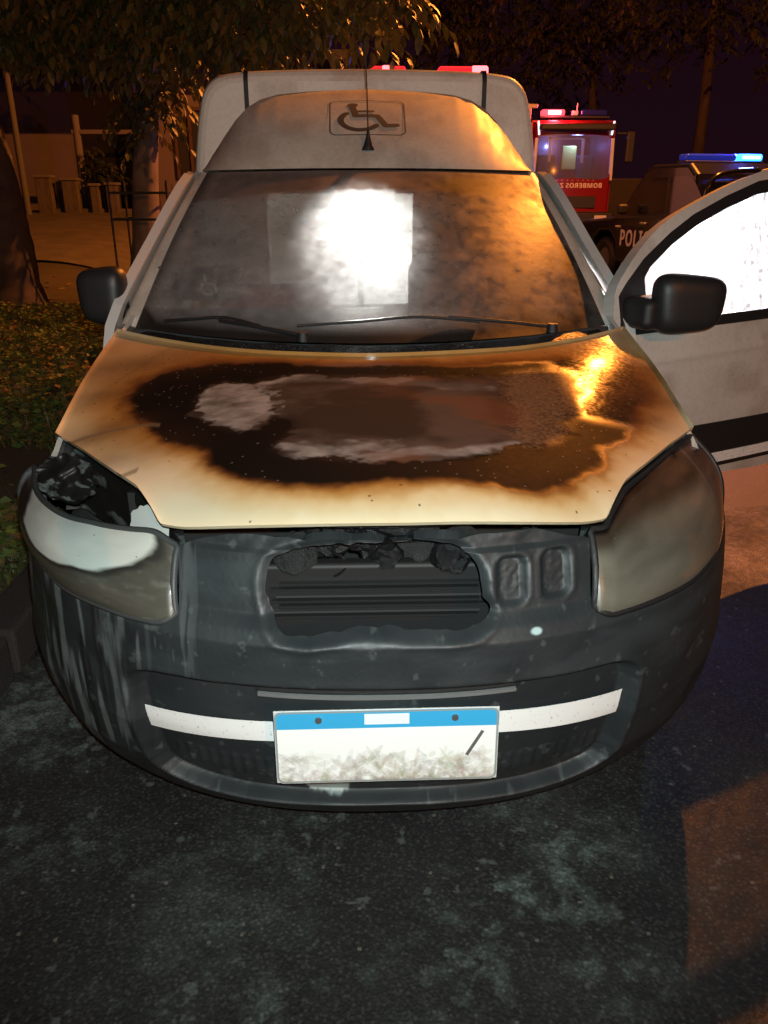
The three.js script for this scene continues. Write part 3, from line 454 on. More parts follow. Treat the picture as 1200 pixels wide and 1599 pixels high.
// --- wings (front fenders), sills
for (const s of [-1, 1]) {
  const prof = (z, q) => { const xe = hoodSide(z) - 0.012, ye = hoodY(xe, Math.min(z, -0.6)) - 0.014, k = 1 - Math.pow(1 - q, 2.6), W = 0.872; return [s * (xe + (W - xe) * k), ye - (ye - 0.2) * q, z]; };
  mesh('fender', surf({ nu: 70, nv: 60, flip: s < 0, P: (u, v) => prof(lerp(-0.55, -1.42, u), v), keep: (u, v, p) => Math.min(Math.hypot(p[2] + 0.93, p[1] - 0.30) - 0.33, lut(p[1], [0.2, 0.58, 0.63, 0.66, 0.72, 0.80], [-0.9, -0.84, -0.74, -0.69, -0.66, -0.60]) - p[2]), rim: 0.012 }), paint(0.60, 0.58, 0.54), van);
}
// --- cowl, windscreen, wipers
const wsB = (u) => [0.748 * u, 0.958 + 0.004 * u * u, -1.09 - 0.29 * u * u], wsT = (u) => [0.612 * u, 1.434 - 0.006 * u * u, -1.98 - 0.12 * u * u];
const ws = (u, v, off = 0) => { const a = wsB(u), b = wsT(u), k = 0.022 * Math.sin(Math.PI * clamp(v)); return [lerp(a[0], b[0], v) + off * 0.15 * u, lerp(a[1], b[1], v) + (k + off) * 0.87, lerp(a[2], b[2], v) + (k + off) * 0.48]; };
mesh('cowl', surf({ nu: 80, nv: 16, P: (u, v) => { const x = 0.765 * u, zr = hoodRear(Math.abs(x)) + 0.03, b = wsB(x / 0.765); const y = lerp(hoodY(x, zr) - 0.035, b[1] - 0.006, v) - 0.03 * Math.sin(Math.PI * v) + 0.010 * (fbm(x * 22, v * 5, 3) - 0.5); return [lerp(x, b[0] * 1.01, v), y, lerp(zr, b[2], v)]; }, u0: -1, flip: true }), std(0.014, 0.013, 0.012, 0.35, { bumpMap: asphaltBump, bumpScale: 0.008 }), van);
const glassN = (u, v) => { const x = (u * 2 - 1) * 0.7, y = v; return { x, y }; };
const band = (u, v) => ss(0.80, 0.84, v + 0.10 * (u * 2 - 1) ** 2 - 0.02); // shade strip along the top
const wsSoot = (u, v) => { // share of the pane that grime covers
  const { x } = glassN(u, v), n = fbm(x * 7 + 4, v * 6, 5), f = vn(x * 170, v * 130), f2 = fbm(x * 34, v * 28, 3);
  let k = 0.20 + 0.36 * n * f2 + 0.34 * f * f2 * ss(0.35, 0.6, fbm(x * 9 + 60, v * 8, 3));
  k += 0.45 * band(u, v) * (0.5 + 0.7 * f2);
  const br = ss(0.64, 0.96, u) * (0.35 + 0.9 * f2) * (0.35 + 0.65 * ss(0.02, 0.3, v)); k += 0.55 * br;
  k += 0.85 * Math.exp(-(((u - 0.80) / 0.14) ** 2 + ((v - 0.87) / 0.09) ** 2)) * (0.6 + 0.6 * f2); // thick soot under the roof
  k += 0.8 * ss(0.10, 0.0, v + 0.05 * (n - 0.5)) ;
  k += 0.9 * ss(0.93, 1, u) * ss(0.6, 0.15, v) + 0.5 * ss(0.06, 0, u) + 0.6 * ss(0.985, 1, v);
  k += 0.25 * Math.exp(-(((u - 0.36) / 0.12) ** 2 + ((v - 0.34) / 0.14) ** 2)); // breath-white wiped haze
  return clamp(k, 0, 0.97);
};
const wsMap = tex(1024, 512, (u, v) => {
  const { x } = glassN(u, v), f2 = fbm(x * 34, v * 28, 3), n = fbm(x * 5 + 9, v * 5, 4);
  let c = mix3([0.58, 0.56, 0.55], [0.36, 0.31, 0.29], n);
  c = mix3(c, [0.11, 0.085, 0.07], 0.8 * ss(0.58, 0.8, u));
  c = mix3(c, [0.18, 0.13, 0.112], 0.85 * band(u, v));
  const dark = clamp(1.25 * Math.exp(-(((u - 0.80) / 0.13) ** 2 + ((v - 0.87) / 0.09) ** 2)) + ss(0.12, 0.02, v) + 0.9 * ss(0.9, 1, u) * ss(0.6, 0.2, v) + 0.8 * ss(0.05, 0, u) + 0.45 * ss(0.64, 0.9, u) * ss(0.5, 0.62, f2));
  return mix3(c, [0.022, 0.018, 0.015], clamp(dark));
}, true, THREE.ClampToEdgeWrapping);
const wsThrough = tex(1024, 512, (u, v) => 1 - wsSoot(u, v), false, THREE.ClampToEdgeWrapping);
const wsRough = tex(1024, 512, (u, v) => { const { x } = glassN(u, v); return clamp(0.16 + 0.30 * fbm(x * 30, v * 25, 3) + 0.06 * ss(0.6, 0.9, u) + 0.12 * band(u, v) + 0.20 * ss(0.30, 0.40, u + 0.05 * fbm(x * 9, v * 9, 3)) * ss(0.62, 0.54, u)); }, false, THREE.ClampToEdgeWrapping);
mesh('windscreen', surf({ nu: 70, nv: 40, u0: -1, P: (u, v) => ws(u, v), uv: (u, v) => [(u + 1) / 2, v] }), new THREE.MeshPhysicalMaterial({ color: 0xffffff, map: wsMap, transmission: 1, transmissionMap: wsThrough, roughness: 1, roughnessMap: wsRough, ior: 1.5, bumpMap: wsThrough, bumpScale: 0.0005 }), van).userData.label = 'windscreen filmed with soot, dust and dried spray';
for (const s of [[[-0.86, 0.035], [-0.60, 0.075], [-0.27, 0.015], [-0.62, 0.06]], [[-0.30, 0.055], [0.18, 0.095], [0.72, 0.02], [0.30, 0.09]]]) {
  const w = group('wiper', van), [a, m, e, j] = s;
  const pts = (off) => [ws(a[0], a[1], off), ws(m[0], m[1], off), ws(lerp(m[0], e[0], 0.55), lerp(m[1], e[1], 0.5), off), ws(e[0], e[1], off)];
  mesh('blade', tube([ws(a[0], a[1], 0.012), ws(lerp(a[0], m[0], 0.5), lerp(a[1], m[1], 0.5), 0.014), ws(m[0], m[1], 0.012), ws(lerp(m[0], e[0], 0.45), lerp(m[1], e[1], 0.35), 0.008)], 0.0045, 30, 6), blackPlastic, w);
  mesh('arm', tube([ws(j[0], j[1], 0.012), ws(lerp(j[0], e[0], 0.4), lerp(j[1], e[1], 0.45), 0.018), ws(e[0], 0.005, 0.02)], 0.0055, 24, 6), blackPlastic, w);
  const hub = mesh('hub', cyl(0.015, 0.018, 0.025, 16), blackPlastic, w); hub.position.set(...ws(e[0], 0.0, 0.02));
}
// --- pillars
for (const s of [-1, 1]) {
  const I = (v) => ws(s, v), O = (v) => [s * lerp(0.812, 0.662, v), lerp(0.955, 1.405, v) + 0.012 * Math.sin(Math.PI * v), lerp(-1.43, -2.16, v)];
  mesh('pillar', surf({ nu: 10, nv: 40, flip: s < 0, P: (u, v) => { const a = I(v), b = O(v), k = 0.014 * Math.sin(Math.PI * Math.min(1, u)), t = Math.min(u, 1); return [lerp(a[0], b[0], t) + s * k * 0.6, lerp(a[1], b[1], t) + k * 0.8 + (u > 1 ? 0 : 0), lerp(a[2], b[2], t) + k * 0.4 - Math.max(0, u - 1) * 0.12]; }, u1: 1.5, uv: (u, v) => [u * 0.1, v] }), new THREE.MeshPhysicalMaterial({ map: grime, roughness: 0.4, color: rgb(0.9, 0.9, 0.9) }), van);
}
// --- cab roof rising to the cargo box
const roofP = (u, v, off = 0) => { // u -1..1, v 0..1 slope, 1..1.4 top
  const a = wsT(u), ax = Math.abs(u) * 0.69, ay = lut(ax, [0, 0.25, 0.38, 0.46, 0.52, 0.57, 0.61, 0.65, 0.69], [1.780, 1.773, 1.764, 1.746, 1.716, 1.668, 1.612, 1.53, 1.40]), az = -2.63 - 0.13 * u * u, t = Math.min(v, 1), k = 0.032 * Math.sin(Math.PI * t) * (1 - 0.3 * u * u), r = Math.max(0, v - 1);
  const soft = ss(0.86, 1, t) * 0.010;
  return [lerp(a[0] * 1.03, Math.sign(u) * ax, t) + Math.sign(u) * 0.018 * Math.sin(Math.PI * t) * u ** 4, lerp(a[1] + 0.008, ay, Math.pow(t, 0.96)) + (k + off) * 0.85 - soft + r * 0.012, lerp(a[2] - 0.008, az, t) + (k + off) * 0.45 - r * 0.45];
};
const roof = mesh('cab_roof', surf({ nu: 140, nv: 60, u0: -1, v1: 1.4, P: (u, v) => roofP(Math.sin(u * Math.PI / 2), v), uv: (u, v, p) => [p[0] * 0.8, p[1] * 1.6 + p[2] * 0.3] }), dustyPaint, van);
{ // wheelchair symbol: flat print on the slope of the roof
  const sym = printed(512, 512, (c) => {
    c.strokeStyle = c.fillStyle = '#4f4442'; c.lineWidth = 9; c.beginPath(); c.roundRect(10, 10, 492, 492, 46); c.stroke();
    c.lineCap = 'round'; c.lineJoin = 'round'; c.save(); c.translate(256, 256); c.scale(1.0, 1.0); c.translate(-256, -256);
    c.beginPath(); c.ellipse(160, 92, 36, 36, 0, 0, 6.3); c.fill();
    c.lineWidth = 44; c.beginPath(); c.moveTo(158, 120); c.lineTo(180, 262); c.lineTo(320, 262); c.lineTo(376, 392); c.lineTo(446, 384); c.stroke();
    c.lineWidth = 30; c.beginPath(); c.moveTo(172, 196); c.lineTo(290, 196); c.stroke();
    c.lineWidth = 42; c.beginPath(); c.arc(208, 318, 128, -2.35, 0.62, true); c.stroke(); c.restore();
  }, 0.7);
  mesh('wheelchair_symbol', surf({ nu: 24, nv: 24, P: (u, v) => roofP(lerp(-0.232, 0.232, u), lerp(0.27, 0.71, v), 0.0025) }), sym, roof);
}
{
  const an = group('antenna', van), p = roofP(0.0, 0.14), b = new THREE.Vector3(...p);
  mesh('antenna_base', new THREE.LatheGeometry([[0.0, 0], [0.022, 0], [0.024, 0.006], [0.017, 0.018], [0.008, 0.048], [0.004, 0.07], [0, 0.072]].map((q) => new THREE.Vector2(...q)), 20), blackPlastic, an).position.copy(b);
  mesh('rod', tube([[b.x, b.y + 0.06, b.z], [b.x - 0.004, b.y + 0.2, b.z + 0.05], [b.x - 0.012, b.y + 0.345, b.z + 0.11]], 0.0022, 16, 6), blackPlastic, an);
}
// --- cargo box
{
  const half = [[0.80, 0.34], [0.815, 0.7], [0.81, 1.1], [0.785, 1.46], [0.745, 1.70], [0.715, 1.785], [0.665, 1.832], [0.58, 1.852], [0.3, 1.866], [0, 1.870]];
  const prof = [...half, ...half.slice(0, -1).reverse().map(([x, y]) => [-x, y])];
  const c2 = new THREE.CatmullRomCurve3(prof.map(([x, y]) => new THREE.Vector3(x, y, 0)), false, 'centripetal');
  const rows = [[-2.745, 0.055], [-2.750, 0.032], [-2.762, 0.014], [-2.785, 0.003], [-2.81, 0], [-4.0, 0], [-4.62, 0]];
  const skinP = (u, v) => { const p = c2.getPoint(u), k = v * (rows.length - 1), i = Math.min(rows.length - 2, Math.floor(k)), f = k - i, ins = lerp(rows[i][1], rows[i + 1][1], f), z = lerp(rows[i][0], rows[i + 1][0], f); const cx = p.x, cy = p.y - 1.05; const n = Math.hypot(cx, cy); return [cx * (1 - ins / n), 1.05 + cy * (1 - ins / n), z]; };
  const bx = mesh('cargo_box', surf({ nu: 120, nv: 36, P: skinP, uv: (u, v, p) => [p[0] * 0.7 + p[2] * 0.5, p[1] * 0.9] }), dustyPaint, van);
  const front = new THREE.Shape(); for (let i = 0; i <= 120; i++) { const p = skinP(i / 120, 0); i ? front.lineTo(p[0], p[1]) : front.moveTo(p[0], p[1]); } front.closePath();
  const op = new THREE.Path(); op.moveTo(-0.36, 0.86); op.lineTo(0.175, 0.86); op.quadraticCurveTo(0.215, 0.86, 0.215, 0.90); op.lineTo(0.215, 1.355); op.quadraticCurveTo(0.215, 1.395, 0.175, 1.395); op.lineTo(-0.36, 1.395); op.quadraticCurveTo(-0.46, 1.395, -0.46, 1.295); op.lineTo(-0.46, 0.94); op.quadraticCurveTo(-0.46, 0.86, -0.38, 0.86); op.closePath(); front.holes.push(op);
  mesh('bulkhead', new THREE.ExtrudeGeometry(front, { depth: 0.02, bevelEnabled: false }).translate(0, 0, -2.765), new THREE.MeshPhysicalMaterial({ map: grime, roughness: 0.5 }), van);
  mesh('cargo_floor', box(1.58, 0.03, 1.84, 0, 0.42, -3.69), std(0.3, 0.3, 0.3, 0.6), van);
  const back = new THREE.Shape(prof.map(([x, y]) => new THREE.Vector2(x * 0.995, y)));
  mesh('rear_panel', new THREE.ExtrudeGeometry(back, { depth: 0.02, bevelEnabled: false }).translate(0, 0, -4.64), std(0.6, 0.6, 0.58, 0.5), van);
  for (const s of [-1, 1]) mesh('seam', surf({ nu: 2, nv: 24, flip: s < 0, P: (u, v) => { const t = lerp(0.0, 0.30, v); const base = [s * lerp(0.515, 0.535, u), 0, 0]; if (t < 0.20) return [base[0], 1.50 + t * 1.55, -2.741]; const k = (t - 0.20) / 0.10; return [base[0], 1.81 + 0.049 * ss(0, 0.6, k) + 0.004, -2.741 - 0.11 * k * k]; } }), soot, bx);
  // work light burning inside the box, seen through the bulkhead opening
  mesh('cargo_partition', rbox(1.5, 1.30, 0.02, 0.006, 0, 1.08, -3.35), std(0.6, 0.61, 0.6, 0.7), van);
  const lampG = group('cargo_lamp', van);
  mesh('lamp_case', rbox(0.07, 0.66, 0.07, 0.012, 0.42, 1.12, -2.93), std(0.05, 0.05, 0.05, 0.5), lampG);
  mesh('lamp_foot', rbox(0.22, 0.03, 0.18, 0.01, 0.42, 0.45, -2.93), std(0.05, 0.05, 0.05, 0.5), lampG);
  mesh('lamp_post', box(0.03, 0.36, 0.03, 0.42, 0.63, -2.93), std(0.05, 0.05, 0.05, 0.5), lampG);
  const strip = mesh('lamp_panel', new THREE.PlaneGeometry(0.05, 0.60), new THREE.MeshStandardMaterial({ color: 0x222222, emissive: rgb(0.95, 1, 0.98), emissiveIntensity: 10 }), lampG); strip.position.set(0.385, 1.12, -2.967); strip.lookAt(0.0, 1.12, -3.40);
  const ra = new THREE.RectAreaLight(rgb(0.93, 1, 0.98), 75, 0.05, 0.60); ra.position.set(0.380, 1.12, -2.972); ra.lookAt(0.0, 1.12, -3.40); lampG.add(ra);
  // hand lamp left burning on a stand in the box, its beam on the dirty windscreen
  const beam = group('beam_lamp', van);
  mesh('lamp_case', rbox(0.17, 0.20, 0.10, 0.02, -0.03, 1.17, -3.17), std(0.05, 0.05, 0.05, 0.5), beam); mesh('lamp_stand', merge([box(0.03, 0.62, 0.03, -0.03, 0.76, -3.18), box(0.26, 0.03, 0.18, -0.03, 0.45, -3.18)]), std(0.05, 0.05, 0.05, 0.5), beam);
  mesh('lamp_glass', new THREE.PlaneGeometry(0.14, 0.17).translate(-0.03, 1.17, -3.118), new THREE.MeshStandardMaterial({ color: 0x222222, emissive: rgb(0.95, 1, 0.98), emissiveIntensity: 12 }), beam);
  const sp = new THREE.SpotLight(rgb(0.94, 1, 0.98), 330, 0, 0.15, 1); sp.position.set(-0.03, 1.17, -3.11); sp.target.position.set(-0.035, 1.235, -1.72); sp.castShadow = true; sp.shadow.radius = 3; beam.add(sp); beam.add(sp.target);
}
// --- inside the cab
{
  mesh('dashboard', surf({ nu: 60, nv: 20, u0: -1, P: (u, v) => { const y = v < 0.6 ? 0.962 + 0.03 * Math.sin(v * 2.2) : 0.99 - (v - 0.6) * 0.9, z = v < 0.6 ? lerp(-1.16 - 0.26 * u * u, -1.62, v / 0.6) : -1.62 - (v - 0.6) * 0.25; return [u * 0.74, y + 0.01 * (fbm(u * 6, v * 6, 2) - 0.5), z]; }, flip: true }), std(0.02, 0.02, 0.021, 0.7), van);
  const wheelM = std(0.02, 0.02, 0.02, 0.5), sw = group('steering_wheel', van); sw.position.set(0.36, 1.00, -1.72); sw.rotation.x = -0.55;
  mesh('rim', new THREE.TorusGeometry(0.185, 0.015, 10, 48), wheelM, sw); mesh('hub', rbox(0.16, 0.11, 0.05, 0.02), wheelM, sw); mesh('spoke', merge([box(0.12, 0.03, 0.02, -0.12), box(0.12, 0.03, 0.02, 0.12), box(0.03, 0.12, 0.02, 0, -0.11)]), wheelM, sw);
  const red = std(0.34, 0.07, 0.06, 0.8), grey = std(0.16, 0.11, 0.11, 0.85);
  for (const x of [-0.42, 0.42]) {
    const s = group('seat', van); s.position.set(x, 0, 0);
    mesh('cushion', rbox(0.50, 0.16, 0.50, 0.06, 0, 0.62, -2.08), red, s);
    const b = mesh('backrest', rbox(0.48, 0.60, 0.14, 0.06, 0, 0, 0), x < 0 ? red : grey, s); b.position.set(0, x < 0 ? 0.69 : 0.80, -2.42); b.rotation.x = -0.24;
    if (x > 0) { const hr = mesh('headrest', rbox(0.26, 0.16, 0.09, 0.04), grey, s); hr.position.set(0, 1.15, -2.50); }
  }
  mesh('cab_floor', box(1.5, 0.03, 1.5, 0, 0.34, -2.0), soot, van);
  mesh('firewall', box(1.5, 0.62, 0.02, 0, 0.65, -1.36), soot, van);
  mesh('roof_lining', surf({ nu: 10, nv: 4, u0: -1, P: (u, v) => [u * 0.6, 1.405, lerp(-2.05, -2.74, v)], flip: true }), std(0.3, 0.29, 0.27, 0.9), van);
  // sun visors
  for (const x of [-0.3, 0.3]) { const v = mesh('sun_visor', rbox(0.40, 0.012, 0.15, 0.005), std(0.25, 0.23, 0.22, 0.8), van); v.position.set(x, 1.385, -2.12); v.rotation.x = 0.35; }
  const card = mesh('parking_card', new THREE.BoxGeometry(0.27, 0.11, 0.002), printed(256, 96, (c, w, h) => { c.fillStyle = '#2a2a2b'; c.fillRect(0, 0, w, h); c.strokeStyle = '#c9c9c6'; c.lineWidth = 7; c.beginPath(); c.arc(150, 62, 20, -2.4, 0.9, true); c.stroke(); c.beginPath(); c.moveTo(140, 22); c.lineTo(146, 50); c.lineTo(170, 52); c.lineTo(178, 78); c.stroke(); }, 0.6));
  card.position.set(-0.575, 1.075, -1.60); card.rotation.set(-0.25, 0.12, 0.03);
  tag(card, 'dark card with pale wheelchair sign behind the windscreen, left corner', 'card');
}
// --- closed side of the cab (image left) and the open doorway (image right)
for (const s of [-1, 1]) {
  const skinX = (h) => lut(h, [0.34, 0.7, 0.955, 1.19, 1.42], [0.85, 0.868, 0.815, 0.742, 0.662]);
  const win = smoothPoly([[-1.62, 1.0], [-1.72, 1.13], [-2.05, 1.34], [-2.30, 1.37], [-2.55, 1.37], [-2.60, 1.3], [-2.60, 1.0], [-2.1, 0.985]], 3);
  const outline = smoothPoly([[-1.38, 0.36], [-1.37, 0.95], [-1.70, 1.20], [-2.08, 1.42], [-2.4, 1.43], [-2.72, 1.43], [-2.76, 1.3], [-2.76, 0.8], [-2.76, 0.36], [-2.1, 0.35]], 4);
  const doorway = smoothPoly([[-1.47, 0.42], [-1.47, 0.97], [-1.80, 1.18], [-2.17, 1.375], [-2.45, 1.39], [-2.62, 1.36], [-2.65, 1.0], [-2.63, 0.44], [-2.0, 0.40]], 4);
  mesh(s < 0 ? 'passenger_door' : 'door_frame', surf({ nu: 60, nv: 50, flip: s > 0, P: (u, v) => { const z = lerp(-1.38, -2.78, u), h = lerp(0.34, 1.44, v); return [s * skinX(h), h, z]; }, keep: (u, v, p) => Math.min(sdPoly(outline, p[2], p[1]), -sdPoly(s < 0 ? win : doorway, p[2], p[1])), rim: 0.03 }), paint(0.58, 0.57, 0.55), van);
  if (s < 0) mesh('side_window', surf({ nu: 24, nv: 14, P: (u, v) => { const z = lerp(-1.6, -2.62, u), h = lerp(0.98, 1.38, v); return [-skinX(h) + 0.012, h, z]; }, keep: (u, v, p) => sdPoly(win, p[2], p[1]) + 0.01 }), phy(0.5, 0.5, 0.5, 0.2, { transmission: 1 }), van);
}
function mirror(parent, name) {
  const g = group(name, parent);
  const shell = new THREE.SphereGeometry(1, 40, 28), p = shell.attributes.position;
  for (let i = 0; i < p.count; i++) { const f = (c, e) => Math.sign(c) * Math.pow(Math.abs(c), e); let x = f(p.getX(i), 0.5), y = f(p.getY(i), 0.5), z = f(p.getZ(i), 0.75); if (z < 0) z *= 0.35; p.setXYZ(i, x * (0.105 + 0.008 * y) , y * 0.092 * (1 - 0.10 * x), z * 0.062); }
  shell.computeVertexNormals();
  mesh('mirror_shell', shell, blackPlastic, g);
  mesh('mirror_glass', rbox(0.165, 0.14, 0.004, 0.002, 0, 0, -0.024), std(0.6, 0.6, 0.62, 0.05, { metalness: 1 }), g);
  return g;
}
{
  const m = mirror(van, 'mirror'); m.position.set(-0.868, 1.045, -1.50); m.scale.set(-0.74, 0.98, 1); m.rotation.y = -0.1;
  mesh('mirror_arm', rbox(0.12, 0.05, 0.05, 0.02), blackPlastic, m).position.set(-0.12, -0.055, 0);
}
// --- the open door: hinged at the pillar, swung well forward
{
  const door = group('open_door', van); door.position.set(0.772, 0, -1.40); door.rotation.y = 0.451;
  const outl = smoothPoly([[0.0, 0.40], [-0.012, 0.7], [-0.004, 1.05], [0.055, 1.13], [0.20, 1.250], [0.44, 1.350], [0.70, 1.425], [0.92, 1.45], [1.04, 1.43], [1.08, 1.3], [1.10, 0.95], [1.09, 0.5], [1.06, 0.385], [0.55, 0.372]], 5);
  const glass = [[0.132, 0.962], [0.132, 1.100], [0.160, 1.132], [0.26, 1.198], [0.37, 1.252], [0.52, 1.306], [0.68, 1.352], [0.88, 1.376], [0.97, 1.36], [1.00, 1.28], [1.01, 0.98]];
  const sail = [[0.012, 0.925], [0.012, 1.05], [0.05, 1.09], [0.13, 1.160], [0.25, 1.235], [0.36, 1.29], [0.52, 1.347], [0.69, 1.396], [0.90, 1.418], [1.005, 1.40], [1.045, 1.28], [1.055, 0.945]];
  const curve = (s, h) => lut(h, [0.36, 0.6, 0.8, 0.97, 1.44], [0.02, 0.045, 0.045, 0.03, -0.10]) * 1.0 + 0.012 * Math.sin(Math.PI * clamp(s / 1.1));
  const dp = (off) => (u, v) => { const s = lerp(-0.03, 1.12, u), h = lerp(0.36, 1.47, v); return [s, h, curve(s, h) + off]; };
  mesh('door_skin', surf({ nu: 110, nv: 100, P: (u, v) => { const p = dp(0)(u, v); p[2] += 0.008 * Math.exp(-(((p[1] - 0.83 - 0.03 * p[0]) / 0.012) ** 2)); return p; }, keep: (u, v, p) => Math.min(sdPoly(outl, p[0], p[1]), -sdPoly(sail, p[0], p[1])), rim: 0.05 }), new THREE.MeshPhysicalMaterial({ map: grime, color: rgb(0.85, 0.87, 0.9), roughness: 0.42 }), door);
  mesh('door_lining', surf({ nu: 60, nv: 60, flip: true, P: dp(-0.07), keep: (u, v, p) => Math.min(sdPoly(outl, p[0], p[1]) - 0.01, 0.931 - p[1]) }), std(0.05, 0.05, 0.055, 0.8), door);
  mesh('window_frame', surf({ nu: 150, nv: 130, P: dp(-0.006), keep: (u, v, p) => Math.min(sdPoly(sail, p[0], p[1]) + 0.004, -sdPoly(glass, p[0], p[1])), rim: 0.02 }), blackPlastic, door);
  const drops = tex(768, 512, (u, v) => { // wet, breathed-on pane: runs and beads
    const s = lerp(-0.03, 1.12, u), h = lerp(0.9, 1.45, v), run = fbm(s * 60, h * 6, 4), bead = fbm(s * 70, h * 70, 3);
    return clamp(0.80 - 0.22 * ss(0.45, 0.62, run) * ss(0.40, 0.70, s) - 0.16 * ss(0.5, 0.7, bead) * ss(0.3, 0.6, s));
  }, false, THREE.ClampToEdgeWrapping);
  mesh('door_window', surf({ nu: 70, nv: 50, P: (u, v) => { const s = lerp(0.10, 1.05, u), h = lerp(0.93, 1.41, v); return [s, h, curve(s, h) - 0.014]; }, uv: (u, v, p) => [(p[0] + 0.03) / 1.15, (p[1] - 0.9) / 0.55], keep: (u, v, p) => sdPoly(glass, p[0], p[1]) + 0.008 }),
    new THREE.MeshPhysicalMaterial({ color: rgb(0.92, 0.93, 0.95), transmission: 0.94, roughness: 1, roughnessMap: drops, bumpMap: drops, bumpScale: 0.004 }), door).userData.label = 'wet misted door window glowing white';
  mesh('side_moulding', surf({ nu: 60, nv: 12, P: (u, v) => { const s = lerp(0.005, 1.085, u), h = lerp(0.402, 0.585, v); return [s, h, curve(s, h) + 0.012 * Math.sqrt(Math.sin(Math.PI * clamp(v, 0.03, 0.97)))]; }, rim: 0.02 }), blackPlastic, door);
  const strip = tex(512, 32, (u, v) => { const cell = Math.max(Math.abs(((u * 150) % 1) - 0.5), Math.abs(((v * 3) % 1) - 0.5)); return mix3([0.95, 0.95, 0.93], [0.55, 0.55, 0.53], clamp(0.7 * ss(0.40, 0.5, cell) + 0.5 * ss(0.6, 0.8, fbm(u * 60, v * 4, 3)))); });
  mesh('reflective_tape', surf({ nu: 40, nv: 3, P: (u, v) => { const s = lerp(0.015, 1.07, u), h = lerp(0.425, 0.466, v); return [s, h, curve(s, h) + 0.0155]; }, rim: 0.002 }), new THREE.MeshStandardMaterial({ map: strip, roughness: 0.35 }), door).userData.label = 'white reflective tape along the foot of the open door';
  const m = mirror(door, 'mirror'); m.position.set(0.185, 1.03, 0.13); m.scale.set(1.10, 0.98, 1); m.rotation.y = -0.35;
  mesh('mirror_foot', rbox(0.17, 0.10, 0.13, 0.03), blackPlastic, door).position.set(0.115, 1.00, 0.06);
  mesh('door_handle', rbox(0.16, 0.03, 0.03, 0.012), blackPlastic, door).position.set(0.95, 0.86, 0.07);
}
// --- wheels
{
  const ty = new THREE.LatheGeometry([[0.19, -0.085], [0.26, -0.095], [0.285, -0.08], [0.292, -0.05], [0.292, 0.05], [0.285, 0.08], [0.26, 0.095], [0.19, 0.085]].map((q) => new THREE.Vector2(...q)), 48).rotateZ(Math.PI / 2);
  for (const [x, z] of [[-0.74, -0.93], [0.74, -0.93], [-0.74, -3.65], [0.74, -3.65]]) {
    const w = group('wheel', van); w.position.set(x, 0.292, z);
    mesh('tyre', ty, std(0.02, 0.02, 0.02, 0.85), w); mesh('rim', cyl(0.195, 0.195, 0.12, 32).rotateZ(Math.PI / 2), std(0.12, 0.12, 0.12, 0.5, { metalness: 0.4 }), w); mesh('hub_cap', new THREE.SphereGeometry(0.07, 20, 12).scale(0.5, 1, 1).translate(Math.sign(x) * 0.055, 0, 0), blackPlastic, w);
  }
}

// ------------------------------------------------------------------ lamps that light the scene
for (const [[lx, ly, lz], label, power] of [[LAMP_AT, 'tall street lamp on the right beyond the police pickup, burning orange', LAMP_POWER], [LAMP2_AT, 'tall street lamp behind the camera, burning orange', 190]]) { // sodium street lamps, high and out of the picture
  const L = tag(group('street_lamp'), label, 'street lamp', 'street lamps along the right kerb');
  const steel = std(0.12, 0.12, 0.12, 0.5, { metalness: 0.5 });
  L.position.set(lx + 4.4, 0, lz);
  mesh('pole', cyl(0.06, 0.10, 7.4, 16).translate(0, 3.7, 0), steel, L);
  mesh('arm', tube([[0, 7.3, 0], [-0.8, 7.75, 0], [-2.6, 7.86, 0], [-4.0, 7.80, 0]], 0.04, 24, 8), steel, L);
  mesh('lamp_head', rbox(0.75, 0.14, 0.30, 0.06, -4.35, 7.80, 0), steel, L);
  mesh('lamp_bulb', new THREE.SphereGeometry(0.13, 24, 16).scale(1.4, 0.6, 1).translate(-4.4, 7.67, 0), new THREE.MeshStandardMaterial({ color: 0x332211, emissive: SODIUM, emissiveIntensity: 60 }), L);
  const p = new THREE.PointLight(SODIUM, power); p.position.set(-4.4, 7.66, 0); p.castShadow = true; p.shadow.radius = 4; L.add(p);
}
{ // the phone that took the picture, its flash burning
  const P = tag(group('phone'), 'black phone held up before the van with its flash lit', 'phone');
  P.position.set(FLASH_AT[0], FLASH_AT[1], FLASH_AT[2] + 0.03);
  mesh('case', rbox(0.075, 0.155, 0.009, 0.004, 0, -0.045, 0), std(0.02, 0.02, 0.02, 0.4), P);
  mesh('flash_light', new THREE.CircleGeometry(0.006, 20).translate(0, 0, 0).rotateY(Math.PI).translate(0, 0, -0.006), new THREE.MeshStandardMaterial({ color: 0x333333, emissive: rgb(0.93, 1, 0.97), emissiveIntensity: 20 }), P);
  const f = new THREE.SpotLight(rgb(0.86, 1.0, 0.98), FLASH_POWER, 0, 1.05, 0.6); f.position.set(0, 0, -0.012); f.target.position.set(0.06, -0.36, -1.7); f.castShadow = true; f.shadow.radius = 0.5; P.add(f); P.add(f.target);
}
